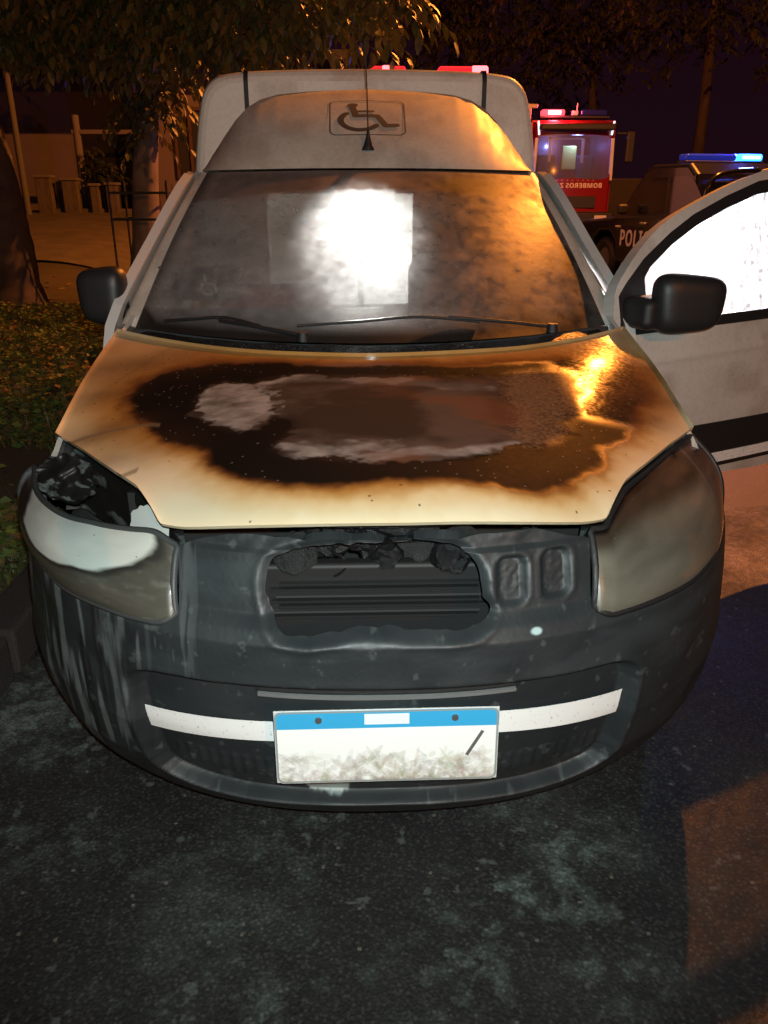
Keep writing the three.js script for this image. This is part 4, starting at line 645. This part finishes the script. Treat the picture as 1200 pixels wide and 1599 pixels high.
{ // work light standing behind the open door
  const W = tag(group('work_light'), 'white work light on a tripod behind the open van door', 'work light');
  W.position.set(1.93, 0, -3.35); W.rotation.y = -0.30;
  const y = std(0.35, 0.22, 0.02, 0.5), k = std(0.03, 0.03, 0.03, 0.5);
  mesh('pole', cyl(0.014, 0.014, 0.95, 10).translate(0, 0.56, 0), k, W);
  for (let i = 0; i < 3; i++) { const a = i * 2.094 + 0.5; mesh('leg', tube([[0, 0.45, 0], [Math.sin(a) * 0.3, 0.01, Math.cos(a) * 0.3]], 0.01, 4, 6), k, W); }
  mesh('lamp_case', rbox(0.24, 0.20, 0.08, 0.02, 0, 1.15, -0.05), y, W);
  mesh('lamp_glass', new THREE.PlaneGeometry(0.21, 0.17).translate(0, 1.15, -0.008), new THREE.MeshStandardMaterial({ color: 0x222222, emissive: rgb(0.97, 0.98, 1), emissiveIntensity: 8 }), W);
  const s = new THREE.SpotLight(rgb(0.97, 0.98, 1), 55, 0, 0.36, 0.9); s.position.set(0, 1.15, 0.0); s.target.position.set(-0.20, 1.27, 1.8); s.castShadow = true; s.shadow.radius = 4; W.add(s); W.add(s.target);
}

// ------------------------------------------------------------------ fire engine
{
  const T = tag(group('fire_engine'), 'red fire engine facing the camera with red beacon lit on its cab', 'fire truck'); T.position.set(6.42, 0, -24); T.scale.setScalar(1.1);
  const red = phy(0.22, 0.012, 0.016, 0.3, { clearcoat: 0.6, clearcoatRoughness: 0.1 }), dark = std(0.02, 0.02, 0.022, 0.5), white = std(0.65, 0.65, 0.66, 0.4), wh = 1.13;
  // cab shell: floor to roof, cut for the windscreen
  const pane = smoothPoly([[-1.0, 1.72], [-1.03, 2.2], [-0.98, 2.70], [-0.8, 2.74], [0, 2.76], [0.8, 2.74], [0.98, 2.70], [1.03, 2.2], [1.0, 1.72], [0, 1.69]], 4);
  const bow = (x, y) => -0.14 * (x / wh) ** 2 - 0.10 * ss(1.6, 3.1, y) - 0.35 * ss(0.88, 1.0, Math.abs(x) / wh) ** 2;
  mesh('cab', surf({ nu: 80, nv: 80, P: (u, v) => { const x = lerp(-wh, wh, u), y = lerp(0.45, 3.12, v); return [x, y, bow(x, y) - 0.22 * ss(2.95, 3.12, y)]; }, keep: (u, v, p) => -sdPoly(pane, p[0], p[1]), rim: 0.05 }), red, T);
  mesh('cab_side', merge([box(0.04, 2.6, 2.2, -wh, 1.78, -1.5), box(0.04, 2.6, 2.2, wh, 1.78, -1.5), box(2.26, 0.05, 2.2, 0, 3.10, -1.5), box(2.26, 2.6, 0.05, 0, 1.78, -2.6), box(2.2, 0.05, 2.2, 0, 0.9, -1.5)]), red, T);
  mesh('body', rbox(2.4, 2.5, 5.4, 0.06, 0, 1.85, -5.4), red, T);
  mesh('windscreen', surf({ nu: 20, nv: 14, P: (u, v) => { const x = lerp(-1.06, 1.06, u), y = lerp(1.66, 2.78, v); return [x, y, bow(x, y) - 0.02]; }, keep: (u, v, p) => sdPoly(pane, p[0], p[1]) + 0.02 }), phy(0.55, 0.58, 0.62, 0.12, { transmission: 0.85 }), T);
  for (const s of [-1, 1]) { const p = mesh('pillar_trim', rbox(0.09, 1.05, 0.05, 0.02), white, T); p.position.set(s * 1.05, 2.15, bow(1.05, 2.2) + 0.03); p.rotation.z = s * 0.03; const l = mesh('pillar_light', rbox(0.05, 0.34, 0.03, 0.01), new THREE.MeshStandardMaterial({ color: 0x888888, emissive: rgb(0.85, 0.92, 1), emissiveIntensity: 1.6 }), T); l.position.set(s * 1.0, 2.92, bow(1, 2.9) + 0.06); l.rotation.z = -s * 0.12; }
  mesh('sun_shield', rbox(2.0, 0.16, 0.30, 0.04, 0, 2.93, 0.02), dark, T);
  // roof light bar
  const bar = group('light_bar', T); mesh('bar_base', rbox(1.9, 0.06, 0.3, 0.02, 0, 3.20, -0.5), dark, bar);
  mesh('red_beacon_light', rbox(0.62, 0.15, 0.28, 0.05, -0.58, 3.31, -0.5), new THREE.MeshStandardMaterial({ color: 0x440000, emissive: rgb(1, 0.05, 0.07), emissiveIntensity: 3 }), bar);
  mesh('red_beacon_core_light', rbox(0.34, 0.09, 0.02, 0.008, -0.56, 3.31, -0.345), new THREE.MeshStandardMaterial({ color: 0x442222, emissive: rgb(1, 0.75, 0.75), emissiveIntensity: 6 }), bar);
  mesh('blue_dome', rbox(0.72, 0.15, 0.28, 0.05, 0.52, 3.31, -0.5), phy(0.02, 0.03, 0.25, 0.15, { clearcoat: 1 }), bar);
  mesh('siren', merge([rbox(0.16, 0.12, 0.2, 0.03, 0.02, 3.30, -0.5), cyl(0.015, 0.015, 0.24, 8).translate(0.08, 3.42, -0.5)]), white, bar);
  const rl = new THREE.PointLight(rgb(1, 0.05, 0.08), 20); rl.position.set(-0.58, 3.42, -0.25); rl.castShadow = true; rl.shadow.radius = 8; bar.add(rl);
  // mirrors on brackets
  const mL = group('mirror', T); mesh('bracket', merge([rbox(0.17, 1.35, 0.10, 0.03, -1.36, 2.80, 0.05), rbox(0.38, 0.13, 0.09, 0.03, -1.28, 2.16, 0.03), rbox(0.26, 0.10, 0.09, 0.03, -1.24, 3.42, 0.05)]), std(0.62, 0.50, 0.50, 0.5), mL); mesh('glass', box(0.10, 1.0, 0.02, -1.48, 2.85, -0.02), dark, mL);
  const mR = group('mirror', T); mesh('shell', rbox(0.24, 0.78, 0.14, 0.05, 1.45, 2.45, 0.02), dark, mR); mesh('bracket', rbox(0.3, 0.06, 0.06, 0.02, 1.25, 2.78, 0.0), dark, mR);
  // lettering: written backwards to be read in a driving mirror
  const text = (w, str, size, cw) => printed(1024, cw, (c) => { c.translate(1024, 0); c.scale(-1, 1); c.fillStyle = '#e9dfe6'; c.font = 'bold ' + size + 'px sans-serif'; c.textAlign = 'center'; c.textBaseline = 'middle'; c.fillText(str, 512, cw / 2, 1010); }, 0.5);
  const sheet = (y0, y1, x0, x1) => surf({ nu: 24, nv: 3, P: (u, v) => { const x = lerp(x0, x1, u), y = lerp(y0, y1, v); return [x, y, bow(x, y) + 0.012]; } });
  mesh('lettering', sheet(1.40, 1.60, -0.95, 0.85), text(1.8, 'BOMBEROS ZARATE', 108, 128), T);
  const lines = printed(1024, 96, (c) => { c.fillStyle = '#d8d2e6'; for (let i = 0; i < 9; i++) c.fillRect(120 + i * 92, 40, 26, 14); }, 0.5); mesh('dotted_line', sheet(1.58, 1.68, -0.8, 0.8), lines, T);
  mesh('bumper', rbox(2.3, 0.42, 0.3, 0.05, 0, 0.62, 0.05), dark, T);
  for (const s of [-1, 1]) mesh('headlight', rbox(0.34, 0.17, 0.06, 0.03, s * 0.78, 0.66, 0.20), phy(0.7, 0.7, 0.72, 0.1, { clearcoat: 1 }), T);
  mesh('grille', rbox(1.3, 0.30, 0.03, 0.01, 0, 1.08, 0.015), dark, T);
  const ty = new THREE.TorusGeometry(0.38, 0.14, 12, 32).rotateY(Math.PI / 2); for (const [x, z] of [[-1, -1.3], [1, -1.3], [-1, -6], [1, -6]]) { const w = group('wheel', T); w.position.set(x, 0.52, z); mesh('tyre', ty, dark, w); mesh('rim', cyl(0.27, 0.27, 0.16, 20).rotateZ(Math.PI / 2), white, w); }
  // cab inside: seats, one with a bright jacket over it
  mesh('seat', rbox(0.5, 0.7, 0.14, 0.06, -0.55, 1.95, -1.1), dark, T); mesh('seat', rbox(0.5, 0.7, 0.14, 0.06, 0.55, 1.95, -1.1), dark, T);
  mesh('jacket', rbox(0.42, 0.62, 0.08, 0.04, 0.05, 2.22, -0.9), std(0.35, 0.42, 0.06, 0.7), T); mesh('mirror_strip', merge([box(0.06, 0.6, 0.03, -0.62, 2.4, -0.35), box(0.9, 0.05, 0.03, -0.2, 2.68, -0.35), box(0.07, 0.62, 0.03, 0.28, 2.38, -0.35)]), white, T);
  const cabin = new THREE.PointLight(rgb(0.22, 0.28, 1), 9); cabin.position.set(0.2, 2.7, -0.7); cabin.castShadow = true; T.add(cabin);
  mesh('cab_light', rbox(0.3, 0.03, 0.12, 0.01, 0.2, 2.80, -0.7), new THREE.MeshStandardMaterial({ color: 0x333344, emissive: rgb(0.55, 0.6, 1), emissiveIntensity: 3 }), T);
}
{ // second vehicle behind the van: only its red light bar shows over the roof
  const A = tag(group('ambulance'), 'pale emergency van hidden behind the burnt van, red roof lights showing', 'ambulance'); A.position.set(0.35, 0, -9.5);
  const body = std(0.45, 0.44, 0.44, 0.4);
  mesh('body', rbox(1.9, 2.1, 4.4, 0.14, 0.35, 1.42, -2.3), body, A); mesh('windscreen', rbox(1.5, 0.6, 0.05, 0.02, 0.35, 1.75, -0.1), phy(0.05, 0.05, 0.06, 0.1), A);
  const bar = group('light_bar', A); mesh('bar_base', rbox(1.75, 0.34, 0.25, 0.03, 0.45, 2.60, -0.8), std(0.03, 0.03, 0.03, 0.4), bar);
  for (const [x, w, k] of [[0.02, 0.46, 3], [0.02, 0.16, 7], [0.92, 0.50, 2.4], [1.20, 0.22, 6]]) mesh('red_beacon_light', rbox(w, w < 0.3 ? 0.125 : 0.11, w < 0.3 ? 0.24 : 0.22, 0.035, x, 2.835, -0.8), new THREE.MeshStandardMaterial({ color: 0x440000, emissive: rgb(1, w < 0.3 ? 0.14 : 0.02, w < 0.3 ? 0.16 : 0.03), emissiveIntensity: w < 0.3 ? 4 : 1.2 }), bar);
  const p = new THREE.PointLight(rgb(1, 0.06, 0.08), 3); p.position.set(0.5, 3.0, -0.8); p.castShadow = true; p.shadow.radius = 6; bar.add(p);
  const ty = new THREE.TorusGeometry(0.25, 0.09, 10, 24).rotateY(Math.PI / 2); for (const [x, z] of [[-0.7, -0.9], [0.7, -0.9], [-0.7, -3.4], [0.7, -3.4]]) mesh('wheel', ty, std(0.02, 0.02, 0.02, 0.8), A).position.set(x, 0.34, z);
}
// ------------------------------------------------------------------ police pickup, heading away on the far side
{
  const P = tag(group('police_pickup'), 'black police pickup with blue roof light bar and white side lettering', 'pickup truck'); P.position.set(5.25, 0, -11.2); P.rotation.y = 0.20;
  const navy = phy(0.012, 0.012, 0.02, 0.22, { clearcoat: 1, clearcoatRoughness: 0.05 }), dark = std(0.015, 0.015, 0.016, 0.5), glass = phy(0.03, 0.03, 0.035, 0.06, { clearcoat: 1 });
  // body side profile in (z forward = -z, y); extruded across
  const side = (pts) => { const s = new THREE.Shape(pts.map(([z, y]) => new THREE.Vector2(z, y))); return s; };
  const ex = (pts, w, b = 0.04) => new THREE.ExtrudeGeometry(side(pts), { depth: w - 2 * b, bevelEnabled: true, bevelSize: b, bevelThickness: b, bevelSegments: 3 }).translate(0, 0, -(w - 2 * b) / 2).rotateY(-Math.PI / 2).rotateY(Math.PI);
  // after the turns the profile's first coordinate runs along -z of the vehicle: + is forward (away)
  mesh('body', ex([[-2.4, 0.50], [-2.4, 1.02], [-0.8, 1.04], [1.25, 1.02], [1.35, 1.0], [2.35, 0.92], [2.5, 0.75], [2.5, 0.45], [2.05, 0.40], [2.0, 0.70], [1.75, 0.86], [1.4, 0.86], [1.15, 0.70], [1.1, 0.40], [-1.05, 0.40], [-1.1, 0.70], [-1.35, 0.86], [-1.7, 0.86], [-1.95, 0.70], [-2.0, 0.45]], 1.78), navy, P);
  mesh('cabin', ex([[-0.75, 1.04], [-0.62, 1.60], [-0.45, 1.72], [0.45, 1.73], [0.62, 1.67], [1.30, 1.06]], 1.56, 0.06), navy, P);
  for (const s of [-1, 1]) {
    const flat = (pts, x) => { const sh = new THREE.Shape(pts.map(([z, y]) => new THREE.Vector2(z, y))); return new THREE.ShapeGeometry(sh).rotateY(Math.PI / 2).translate(x, 0, 0); };
    mesh('side_window', flat([[-0.05, 1.10], [-0.05, 1.60], [-0.50, 1.62], [-0.62, 1.58], [-1.12, 1.10]], s * 0.783), glass, P); mesh('side_window', flat([[0.02, 1.10], [0.02, 1.60], [0.40, 1.60], [0.52, 1.52], [0.60, 1.10]], s * 0.783), glass, P);
    const m = mesh('mirror', rbox(0.17, 0.15, 0.09, 0.04), dark, P); m.position.set(s * 0.96, 1.16, -0.90);
    for (const z of [-0.35, 0.40]) mesh('door_handle', rbox(0.03, 0.035, 0.17, 0.012), std(0.55, 0.55, 0.55, 0.25, { metalness: 0.8 }), P).position.set(s * 0.905, 0.965, z);
    const lt = printed(1024, 320, (c) => { c.fillStyle = '#f1efe9'; c.font = 'bold 300px sans-serif'; c.textAlign = 'center'; c.textBaseline = 'middle'; c.fillText('POLICIA', 512, 165, 1000); }, 0.5);
    const pl = mesh('lettering', new THREE.PlaneGeometry(1.25, 0.36).rotateY(s * Math.PI / 2), lt, P); pl.position.set(s * 0.896, 0.74, -0.42);
    mesh('fender_reflector', rbox(0.015, 0.03, 0.16, 0.005, s * 0.897, 0.90, -1.1), std(0.7, 0.65, 0.6, 0.3), P);
  }
  mesh('rear_window', rbox(1.2, 0.36, 0.02, 0.01, 0, 1.36, 0.70), glass, P); P.children[P.children.length - 1].rotation.x = -0.0;
  mesh('tailgate', rbox(1.5, 0.45, 0.03, 0.012, 0, 0.78, 2.455), navy, P);
  for (const s of [-1, 1]) mesh('tail_lamp_lens', rbox(0.10, 0.36, 0.04, 0.015, s * 0.82, 0.80, 2.45), std(0.25, 0.01, 0.01, 0.2), P);
  mesh('roll_bar', merge([tube([[-0.8, 1.0, 0.95], [-0.74, 1.5, 0.95], [-0.6, 1.62, 0.95], [0.6, 1.62, 0.95], [0.74, 1.5, 0.95], [0.8, 1.0, 0.95]], 0.035, 40, 8)]), navy, P);
  const bar = group('light_bar', P); mesh('bar_base', rbox(1.28, 0.05, 0.24, 0.02, 0, 1.80, 0.05), dark, bar);
  mesh('blue_dome', rbox(0.82, 0.09, 0.22, 0.035, -0.22, 1.87, 0.05), new THREE.MeshPhysicalMaterial({ color: rgb(0.02, 0.04, 0.35), roughness: 0.12, clearcoat: 1, emissive: rgb(0.02, 0.04, 0.5), emissiveIntensity: 0.35 }), bar);
  mesh('blue_beacon_light', rbox(0.40, 0.095, 0.225, 0.035, 0.42, 1.87, 0.05), new THREE.MeshStandardMaterial({ color: 0x000044, emissive: rgb(0.02, 0.22, 1), emissiveIntensity: 7 }), bar);
  mesh('blue_beacon_core_light', rbox(0.30, 0.04, 0.01, 0.004, 0.42, 1.87, 0.168), new THREE.MeshStandardMaterial({ color: 0x224444, emissive: rgb(0.35, 0.9, 1), emissiveIntensity: 5 }), bar);
  const b = new THREE.PointLight(rgb(0.06, 0.12, 1), 22); b.position.set(0.42, 2.0, 0.05); b.castShadow = true; b.shadow.radius = 8; bar.add(b);
  const ty = new THREE.TorusGeometry(0.27, 0.10, 12, 32).rotateY(Math.PI / 2); for (const [x, z] of [[-0.78, -1.57], [0.78, -1.57], [-0.78, 1.52], [0.78, 1.52]]) { const w = group('wheel', P); w.position.set(x, 0.37, z); mesh('tyre', ty, dark, w); mesh('rim', cyl(0.20, 0.20, 0.10, 20).rotateZ(Math.PI / 2), std(0.25, 0.25, 0.26, 0.35, { metalness: 0.6 }), w); }
}

// ------------------------------------------------------------------ trees
const barkMap = tex(256, 512, (u, v) => { const n = fbm(u * 9 + 2 * Math.sin(v * 9), v * 7, 5), f = fbm(u * 40, v * 12, 4); return mix3([0.025, 0.019, 0.015], [0.095, 0.072, 0.056], clamp(0.75 * n + 0.5 * f - 0.15)); });
const paleBark = new THREE.MeshStandardMaterial({ map: tex(256, 512, (u, v) => mix3([0.10, 0.075, 0.055], [0.26, 0.20, 0.155], clamp(0.8 * fbm(u * 9, v * 9, 5) + 0.4 * fbm(u * 30, v * 12, 4) - 0.1))), roughness: 0.9 });
const bark = new THREE.MeshStandardMaterial({ map: barkMap, roughness: 0.95, bumpMap: barkMap, bumpScale: 0.03 });
function limb(pts, radii, wob = 0.08) { // tapered, knobbly tube
  const c = new THREE.CatmullRomCurve3(pts.map((p) => new THREE.Vector3(...p))), n = 36, m = 18, f = c.computeFrenetFrames(n);
  return surf({ nu: m, nv: n, flip: true, P: (u, v) => { const i = Math.round(v * n), p = c.getPoint(v), a = u * Math.PI * 2, r = lut(v, radii.map((_, k) => k / (radii.length - 1)), radii) * (1 + wob * (fbm(Math.cos(a) * 2 + 7, Math.sin(a) * 2 + v * 9, 3) - 0.5) * 2), N = f.normals[i], B = f.binormals[i]; return [p.x + r * (N.x * Math.cos(a) + B.x * Math.sin(a)), p.y + r * (N.y * Math.cos(a) + B.y * Math.sin(a)), p.z + r * (N.z * Math.cos(a) + B.z * Math.sin(a))]; }, uv: (u, v) => [u, v * 2.5] });
}
const leafGeo = (() => { const g = new THREE.BufferGeometry(); g.setAttribute('position', new THREE.Float32BufferAttribute([0, 0, 0, -0.23, 0.05, 0.35, 0, -0.02, 0.4, 0.23, 0.05, 0.35, -0.17, 0.02, 0.7, 0.17, 0.02, 0.7, 0, -0.10, 1], 3)); g.setIndex([0, 2, 1, 0, 3, 2, 1, 2, 4, 2, 3, 5, 2, 5, 4, 4, 5, 6]); g.computeVertexNormals(); return g; })();
function crown(parent, blobs, count, size, tint, droop = 0.6) { // leaves in sprays spread through the crown
  const im = new THREE.InstancedMesh(leafGeo, new THREE.MeshPhysicalMaterial({ color: 0xffffff, roughness: 0.5, transmission: 0.35, side: THREE.DoubleSide }), count);
  im.name = 'crown'; im.userData.kind = 'stuff'; im.castShadow = im.receiveShadow = true;
  const M = new THREE.Matrix4(), q = new THREE.Quaternion(), e = new THREE.Euler(0, 0, 0, 'YXZ'), s = new THREE.Vector3(), p = new THREE.Vector3(), c = new THREE.Color(), tot = blobs.reduce((a, b) => a + b[3] * b[3] * b[4], 0);
  let i = 0;
  for (const [x, y, z, r, ry] of blobs) {
    const n = Math.round(count * r * r * ry / tot);
    while (n > 0 && i < count) {
      let a, b, d; do { a = rr(-1, 1); b = rr(-1, 1); d = rr(-1, 1); } while (a * a + b * b + d * d > 1 || (a * a + b * b + d * d < 0.12 && rnd() < 0.6));
      const cx = x + a * r, cy = y + b * ry, cz = z + d * r, yaw = rr(0, 6.28), k = 9 + Math.floor(rnd() * 6), tone = rnd();
      const dx = Math.sin(yaw), dz = Math.cos(yaw), len = size * rr(2.2, 3.6);
      for (let t = 0; t < k && i < count; t++) {
        const f = t / k, sgn = t % 2 ? 1 : -1; p.set(cx + dx * f * len, cy - f * f * len * droop + rr(-0.01, 0.01), cz + dz * f * len);
        const L = size * rr(0.75, 1.15); s.set(L, L, L); e.set(rr(0.1, 0.9) + droop * f * 0.6, yaw + sgn * rr(0.5, 1.1), rr(-0.5, 0.5)); c.setRGB(tint[0] * lerp(0.65, 1.4, tone) * rr(0.85, 1.15), tint[1] * lerp(0.7, 1.25, tone) * rr(0.85, 1.15), tint[2] * rr(0.7, 1.3));
        M.compose(p, q.setFromEuler(e), s); im.setMatrixAt(i, M); im.setColorAt(i, c); i++;
      }
      if (i >= count || i / count > blobs.slice(0, blobs.findIndex((w) => w[0] === x && w[1] === y && w[2] === z) + 1).reduce((A, w) => A + w[3] * w[3] * w[4], 0) / tot) break;
    }
  }
  im.count = i; parent.add(im); return im;
}
{ // leaning street tree whose leaves hang over the van
  const t = tag(group('street_tree'), 'slender street tree with orange-lit leaves hanging over the van', 'tree');
  mesh('trunk', limb([[-2.45, 0.2, -8.0], [-2.36, 0.9, -8.0], [-2.28, 1.7, -8.0], [-2.12, 2.5, -7.95], [-1.95, 3.6, -7.8]], [0.19, 0.15, 0.13, 0.11, 0.07]), paleBark, t);
  for (const pts of [[[-2.15, 2.4, -7.95], [-1.5, 2.9, -7.0], [-0.7, 3.0, -5.8], [0.0, 2.75, -5.0]], [[-2.2, 2.1, -8], [-2.9, 2.8, -7.4], [-3.3, 3.3, -6.6]], [[-2.05, 2.9, -7.9], [-1.6, 3.4, -6.8], [-1.4, 3.5, -5.6]]]) mesh('branch', limb(pts, [0.06, 0.04, 0.025, 0.012]), bark, t);
  crown(t, [[0.08, 2.56, -4.9, 0.34, 0.20], [-0.38, 2.58, -5.1, 0.44, 0.26], [-0.85, 2.68, -5.6, 0.5, 0.30], [-1.3, 2.75, -6.1, 0.6, 0.36], [-1.85, 2.80, -6.5, 0.62, 0.38], [-2.45, 2.85, -6.6, 0.66, 0.40], [-2.2, 2.2, -7.9, 0.24, 0.38], [-1.95, 2.5, -7.7, 0.3, 0.3], [-2.9, 2.95, -6.4, 0.6, 0.42], [-1.0, 3.2, -6.0, 0.9, 0.3], [-2.2, 3.5, -7.4, 1.1, 0.5]], 26000, 0.11, [0.135, 0.118, 0.030], 0.9);
}
{ // thick old trunk at the left edge
  const t = tag(group('old_tree'), 'thick dark tree trunk with flared foot at the left edge', 'tree');
  mesh('trunk', limb([[-3.78, 0.12, -7.5], [-3.74, 0.5, -7.5], [-3.74, 1.2, -7.5], [-3.86, 2.2, -7.5], [-3.98, 3.2, -7.5], [-4.1, 4.8, -7.4]], [0.50, 0.33, 0.29, 0.28, 0.27, 0.2], 0.14), bark, t);
  crown(t, [[-4.2, 4.4, -7.2, 1.6, 0.9], [-3.4, 3.9, -6.9, 0.9, 0.5], [-3.5, 3.2, -8.6, 1.0, 0.5]], 5000, 0.12, [0.10, 0.10, 0.03], 0.7);
}
const farTree = (name, label, x, z, h, r, tint, n, y0 = 0) => {
  const t = tag(group(name), label, 'tree', 'trees behind the vehicles'); t.position.set(x, y0, z);
  mesh('trunk', limb([[0, 0, 0], [0.1, h * 0.3, 0], [-0.05, h * 0.6, 0.1], [0.1, h * 0.85, 0]], [0.28, 0.2, 0.15, 0.06]), bark, t);
  const B = []; for (let i = 0; i < 9; i++) { const a = rr(0, 6.28), d = r * Math.sqrt(rnd()) * 0.75; B.push([Math.cos(a) * d, h * rr(0.5, 0.95), Math.sin(a) * d, r * rr(0.4, 0.62), r * rr(0.28, 0.45)]); }
  crown(t, B, n, 0.22, tint, 0.6);
};
farTree('background_tree', 'tall dark tree rising above the police pickup', 12.8, -31, 13, 6.0, [0.05, 0.058, 0.024], 9000);
farTree('background_tree', 'broad dark tree behind the fire engine', 9.5, -34, 10, 5.0, [0.05, 0.058, 0.024], 7000);
farTree('background_tree', 'dark tree at the right edge above the open door', 18.0, -28, 14, 6.2, [0.05, 0.058, 0.024], 9000);
farTree('background_tree', 'dim tree in the distance above the van roof', 1.2, -38, 11, 4.6, [0.05, 0.058, 0.024], 5000);
farTree('background_tree', 'dim tree in the distance left of the van roof', -4.6, -30, 11, 4.2, [0.05, 0.058, 0.024], 4500, 0.8);
farTree('background_tree', 'dark tree over the house porch on the left', -9.2, -17, 8, 3.6, [0.05, 0.058, 0.024], 5000, 0.8);
farTree('background_tree', 'reddish dark tree straight behind the fire engine beacon', 4.6, -33, 11, 4.4, [0.05, 0.058, 0.024], 5000);

// ------------------------------------------------------------------ houses, fence, posts
{
  const plaster = tex(256, 256, (u, v) => mix3([0.15, 0.12, 0.10], [0.07, 0.055, 0.045], fbm(u * 7, v * 7, 5))), plM = new THREE.MeshStandardMaterial({ map: plaster, roughness: 0.9 }), darkM = std(0.02, 0.018, 0.016, 0.7), wood = std(0.09, 0.05, 0.03, 0.7);
  const gy = 0.92;
  const H = tag(group('porch_house'), 'plastered house with columned porch behind the fence on the left', 'house');
  mesh('wall', merge([box(4.4, 3.4, 0.2, -3.2, gy + 1.6, -20.6), box(5.2, 3.4, 0.2, -8.6, gy + 1.6, -22.4), box(0.2, 3.4, 2.0, -5.5, gy + 1.6, -21.6)]), std(0.17, 0.13, 0.11, 0.9, { bumpMap: plaster, bumpScale: 0.01 }), H);
  const pm = std(0.17, 0.14, 0.12, 0.9);
  for (const x of [-6.66, -5.0]) mesh('column', cyl(0.085, 0.10, 2.2, 14).translate(x, gy + 1.1, -19.6), pm, H);
  mesh('porch_beam', rbox(1.9, 0.10, 0.12, 0.02, -5.83, gy + 1.84, -19.6), pm, H);
  mesh('roof', box(12, 0.2, 4.6, -6.2, gy + 3.4, -21.4), darkM, H);
  for (const [x, z] of [[-4.15, -20.47], [-2.6, -20.47]]) { const w = group('window', H); mesh('pane', box(0.62, 1.45, 0.02, x, gy + 1.62, z), darkM, w); for (const s of [-0.36, 0, 0.36]) mesh('shutter_frame', box(0.07, 1.55, 0.06, x + s, gy + 1.62, z + 0.03), wood, w); mesh('lintel', box(0.85, 0.08, 0.08, x, gy + 2.42, z + 0.03), wood, w); }
  const dr = group('door', H); mesh('door_leaf', box(0.9, 2.0, 0.05, -6.1, gy + 1.0, -22.25), darkM, dr);
  const fence = tag(group('garden_fence'), 'low garden fence of plastered posts and iron rails on the left', 'fence');
  const posts = [[-7.37, 0.36, 0.86], [-6.76, 0.36, 0.80], [-6.20, 0.20, 0.68], [-5.80, 0.25, 0.70], [-4.9, 0.3, 0.75], [-4.0, 0.3, 0.75]];
  for (const [x, w, h] of posts) { mesh('post', rbox(w, h + 0.3, 0.3, 0.02, x, gy + h / 2 - 0.15, -19.0), plM, fence); mesh('post_cap', rbox(w + 0.06, 0.06, 0.36, 0.015, x, gy + h, -19.0), pm, fence); }
  mesh('base_wall', box(3.8, 0.35, 0.14, -5.6, gy - 0.02, -19.02), plM, fence);
  for (let i = 0; i < 22; i++) { const x = -7.2 + i * 0.155; mesh('rail', cyl(0.009, 0.009, 0.55, 6).translate(x, gy + 0.42, -19.0), darkM, fence); }
  const bush = tag(group('porch_bush'), 'dark rounded bush in front of the porch between fence posts', 'bush');
  crown(bush, [[-6.25, gy + 1.05, -19.45, 0.34, 0.5], [-5.95, gy + 0.85, -19.4, 0.3, 0.35]], 900, 0.11, [0.045, 0.055, 0.022], 0.4); mesh('stem', cyl(0.03, 0.04, 0.9, 8).translate(-6.25, gy + 0.4, -19.45), bark, bush);
  const p1 = tag(group('utility_pole'), 'thin pale leaning pole beside the thick trunk on the left', 'pole'); mesh('shaft', cyl(0.06, 0.075, 4.6, 12).translate(0, 2.3, 0), std(0.13, 0.12, 0.11, 0.8), p1); p1.position.set(-7.62, 0.80, -18.4);
  const gt = tag(group('tree_guard'), 'thin black iron guard round the slender street tree', 'tree guard'), iron = std(0.012, 0.011, 0.010, 0.6);
  for (const [x, z] of [[-2.62, -7.7], [-2.02, -7.7], [-2.62, -8.3], [-2.02, -8.3]]) mesh('stake', cyl(0.012, 0.012, 1.3, 8).translate(x, 0.85, z), iron, gt);
  for (const y of [1.12, 1.38]) { for (const z of [-7.7, -8.3]) mesh('rail', box(0.62, 0.025, 0.012, -2.32, y, z), iron, gt); for (const x of [-2.62, -2.02]) mesh('rail', box(0.012, 0.025, 0.62, x, y, -8.0), iron, gt); }
  const B = tag(group('street_wall'), 'long low orange-lit wall behind the fire engine', 'wall'); mesh('wall_face', box(14, 2.0, 0.25, 13.5, 1.0, -36), plM, B); mesh('coping', box(14.1, 0.08, 0.35, 13.5, 2.04, -36), pm, B);
}

renderer.render(scene, camera);
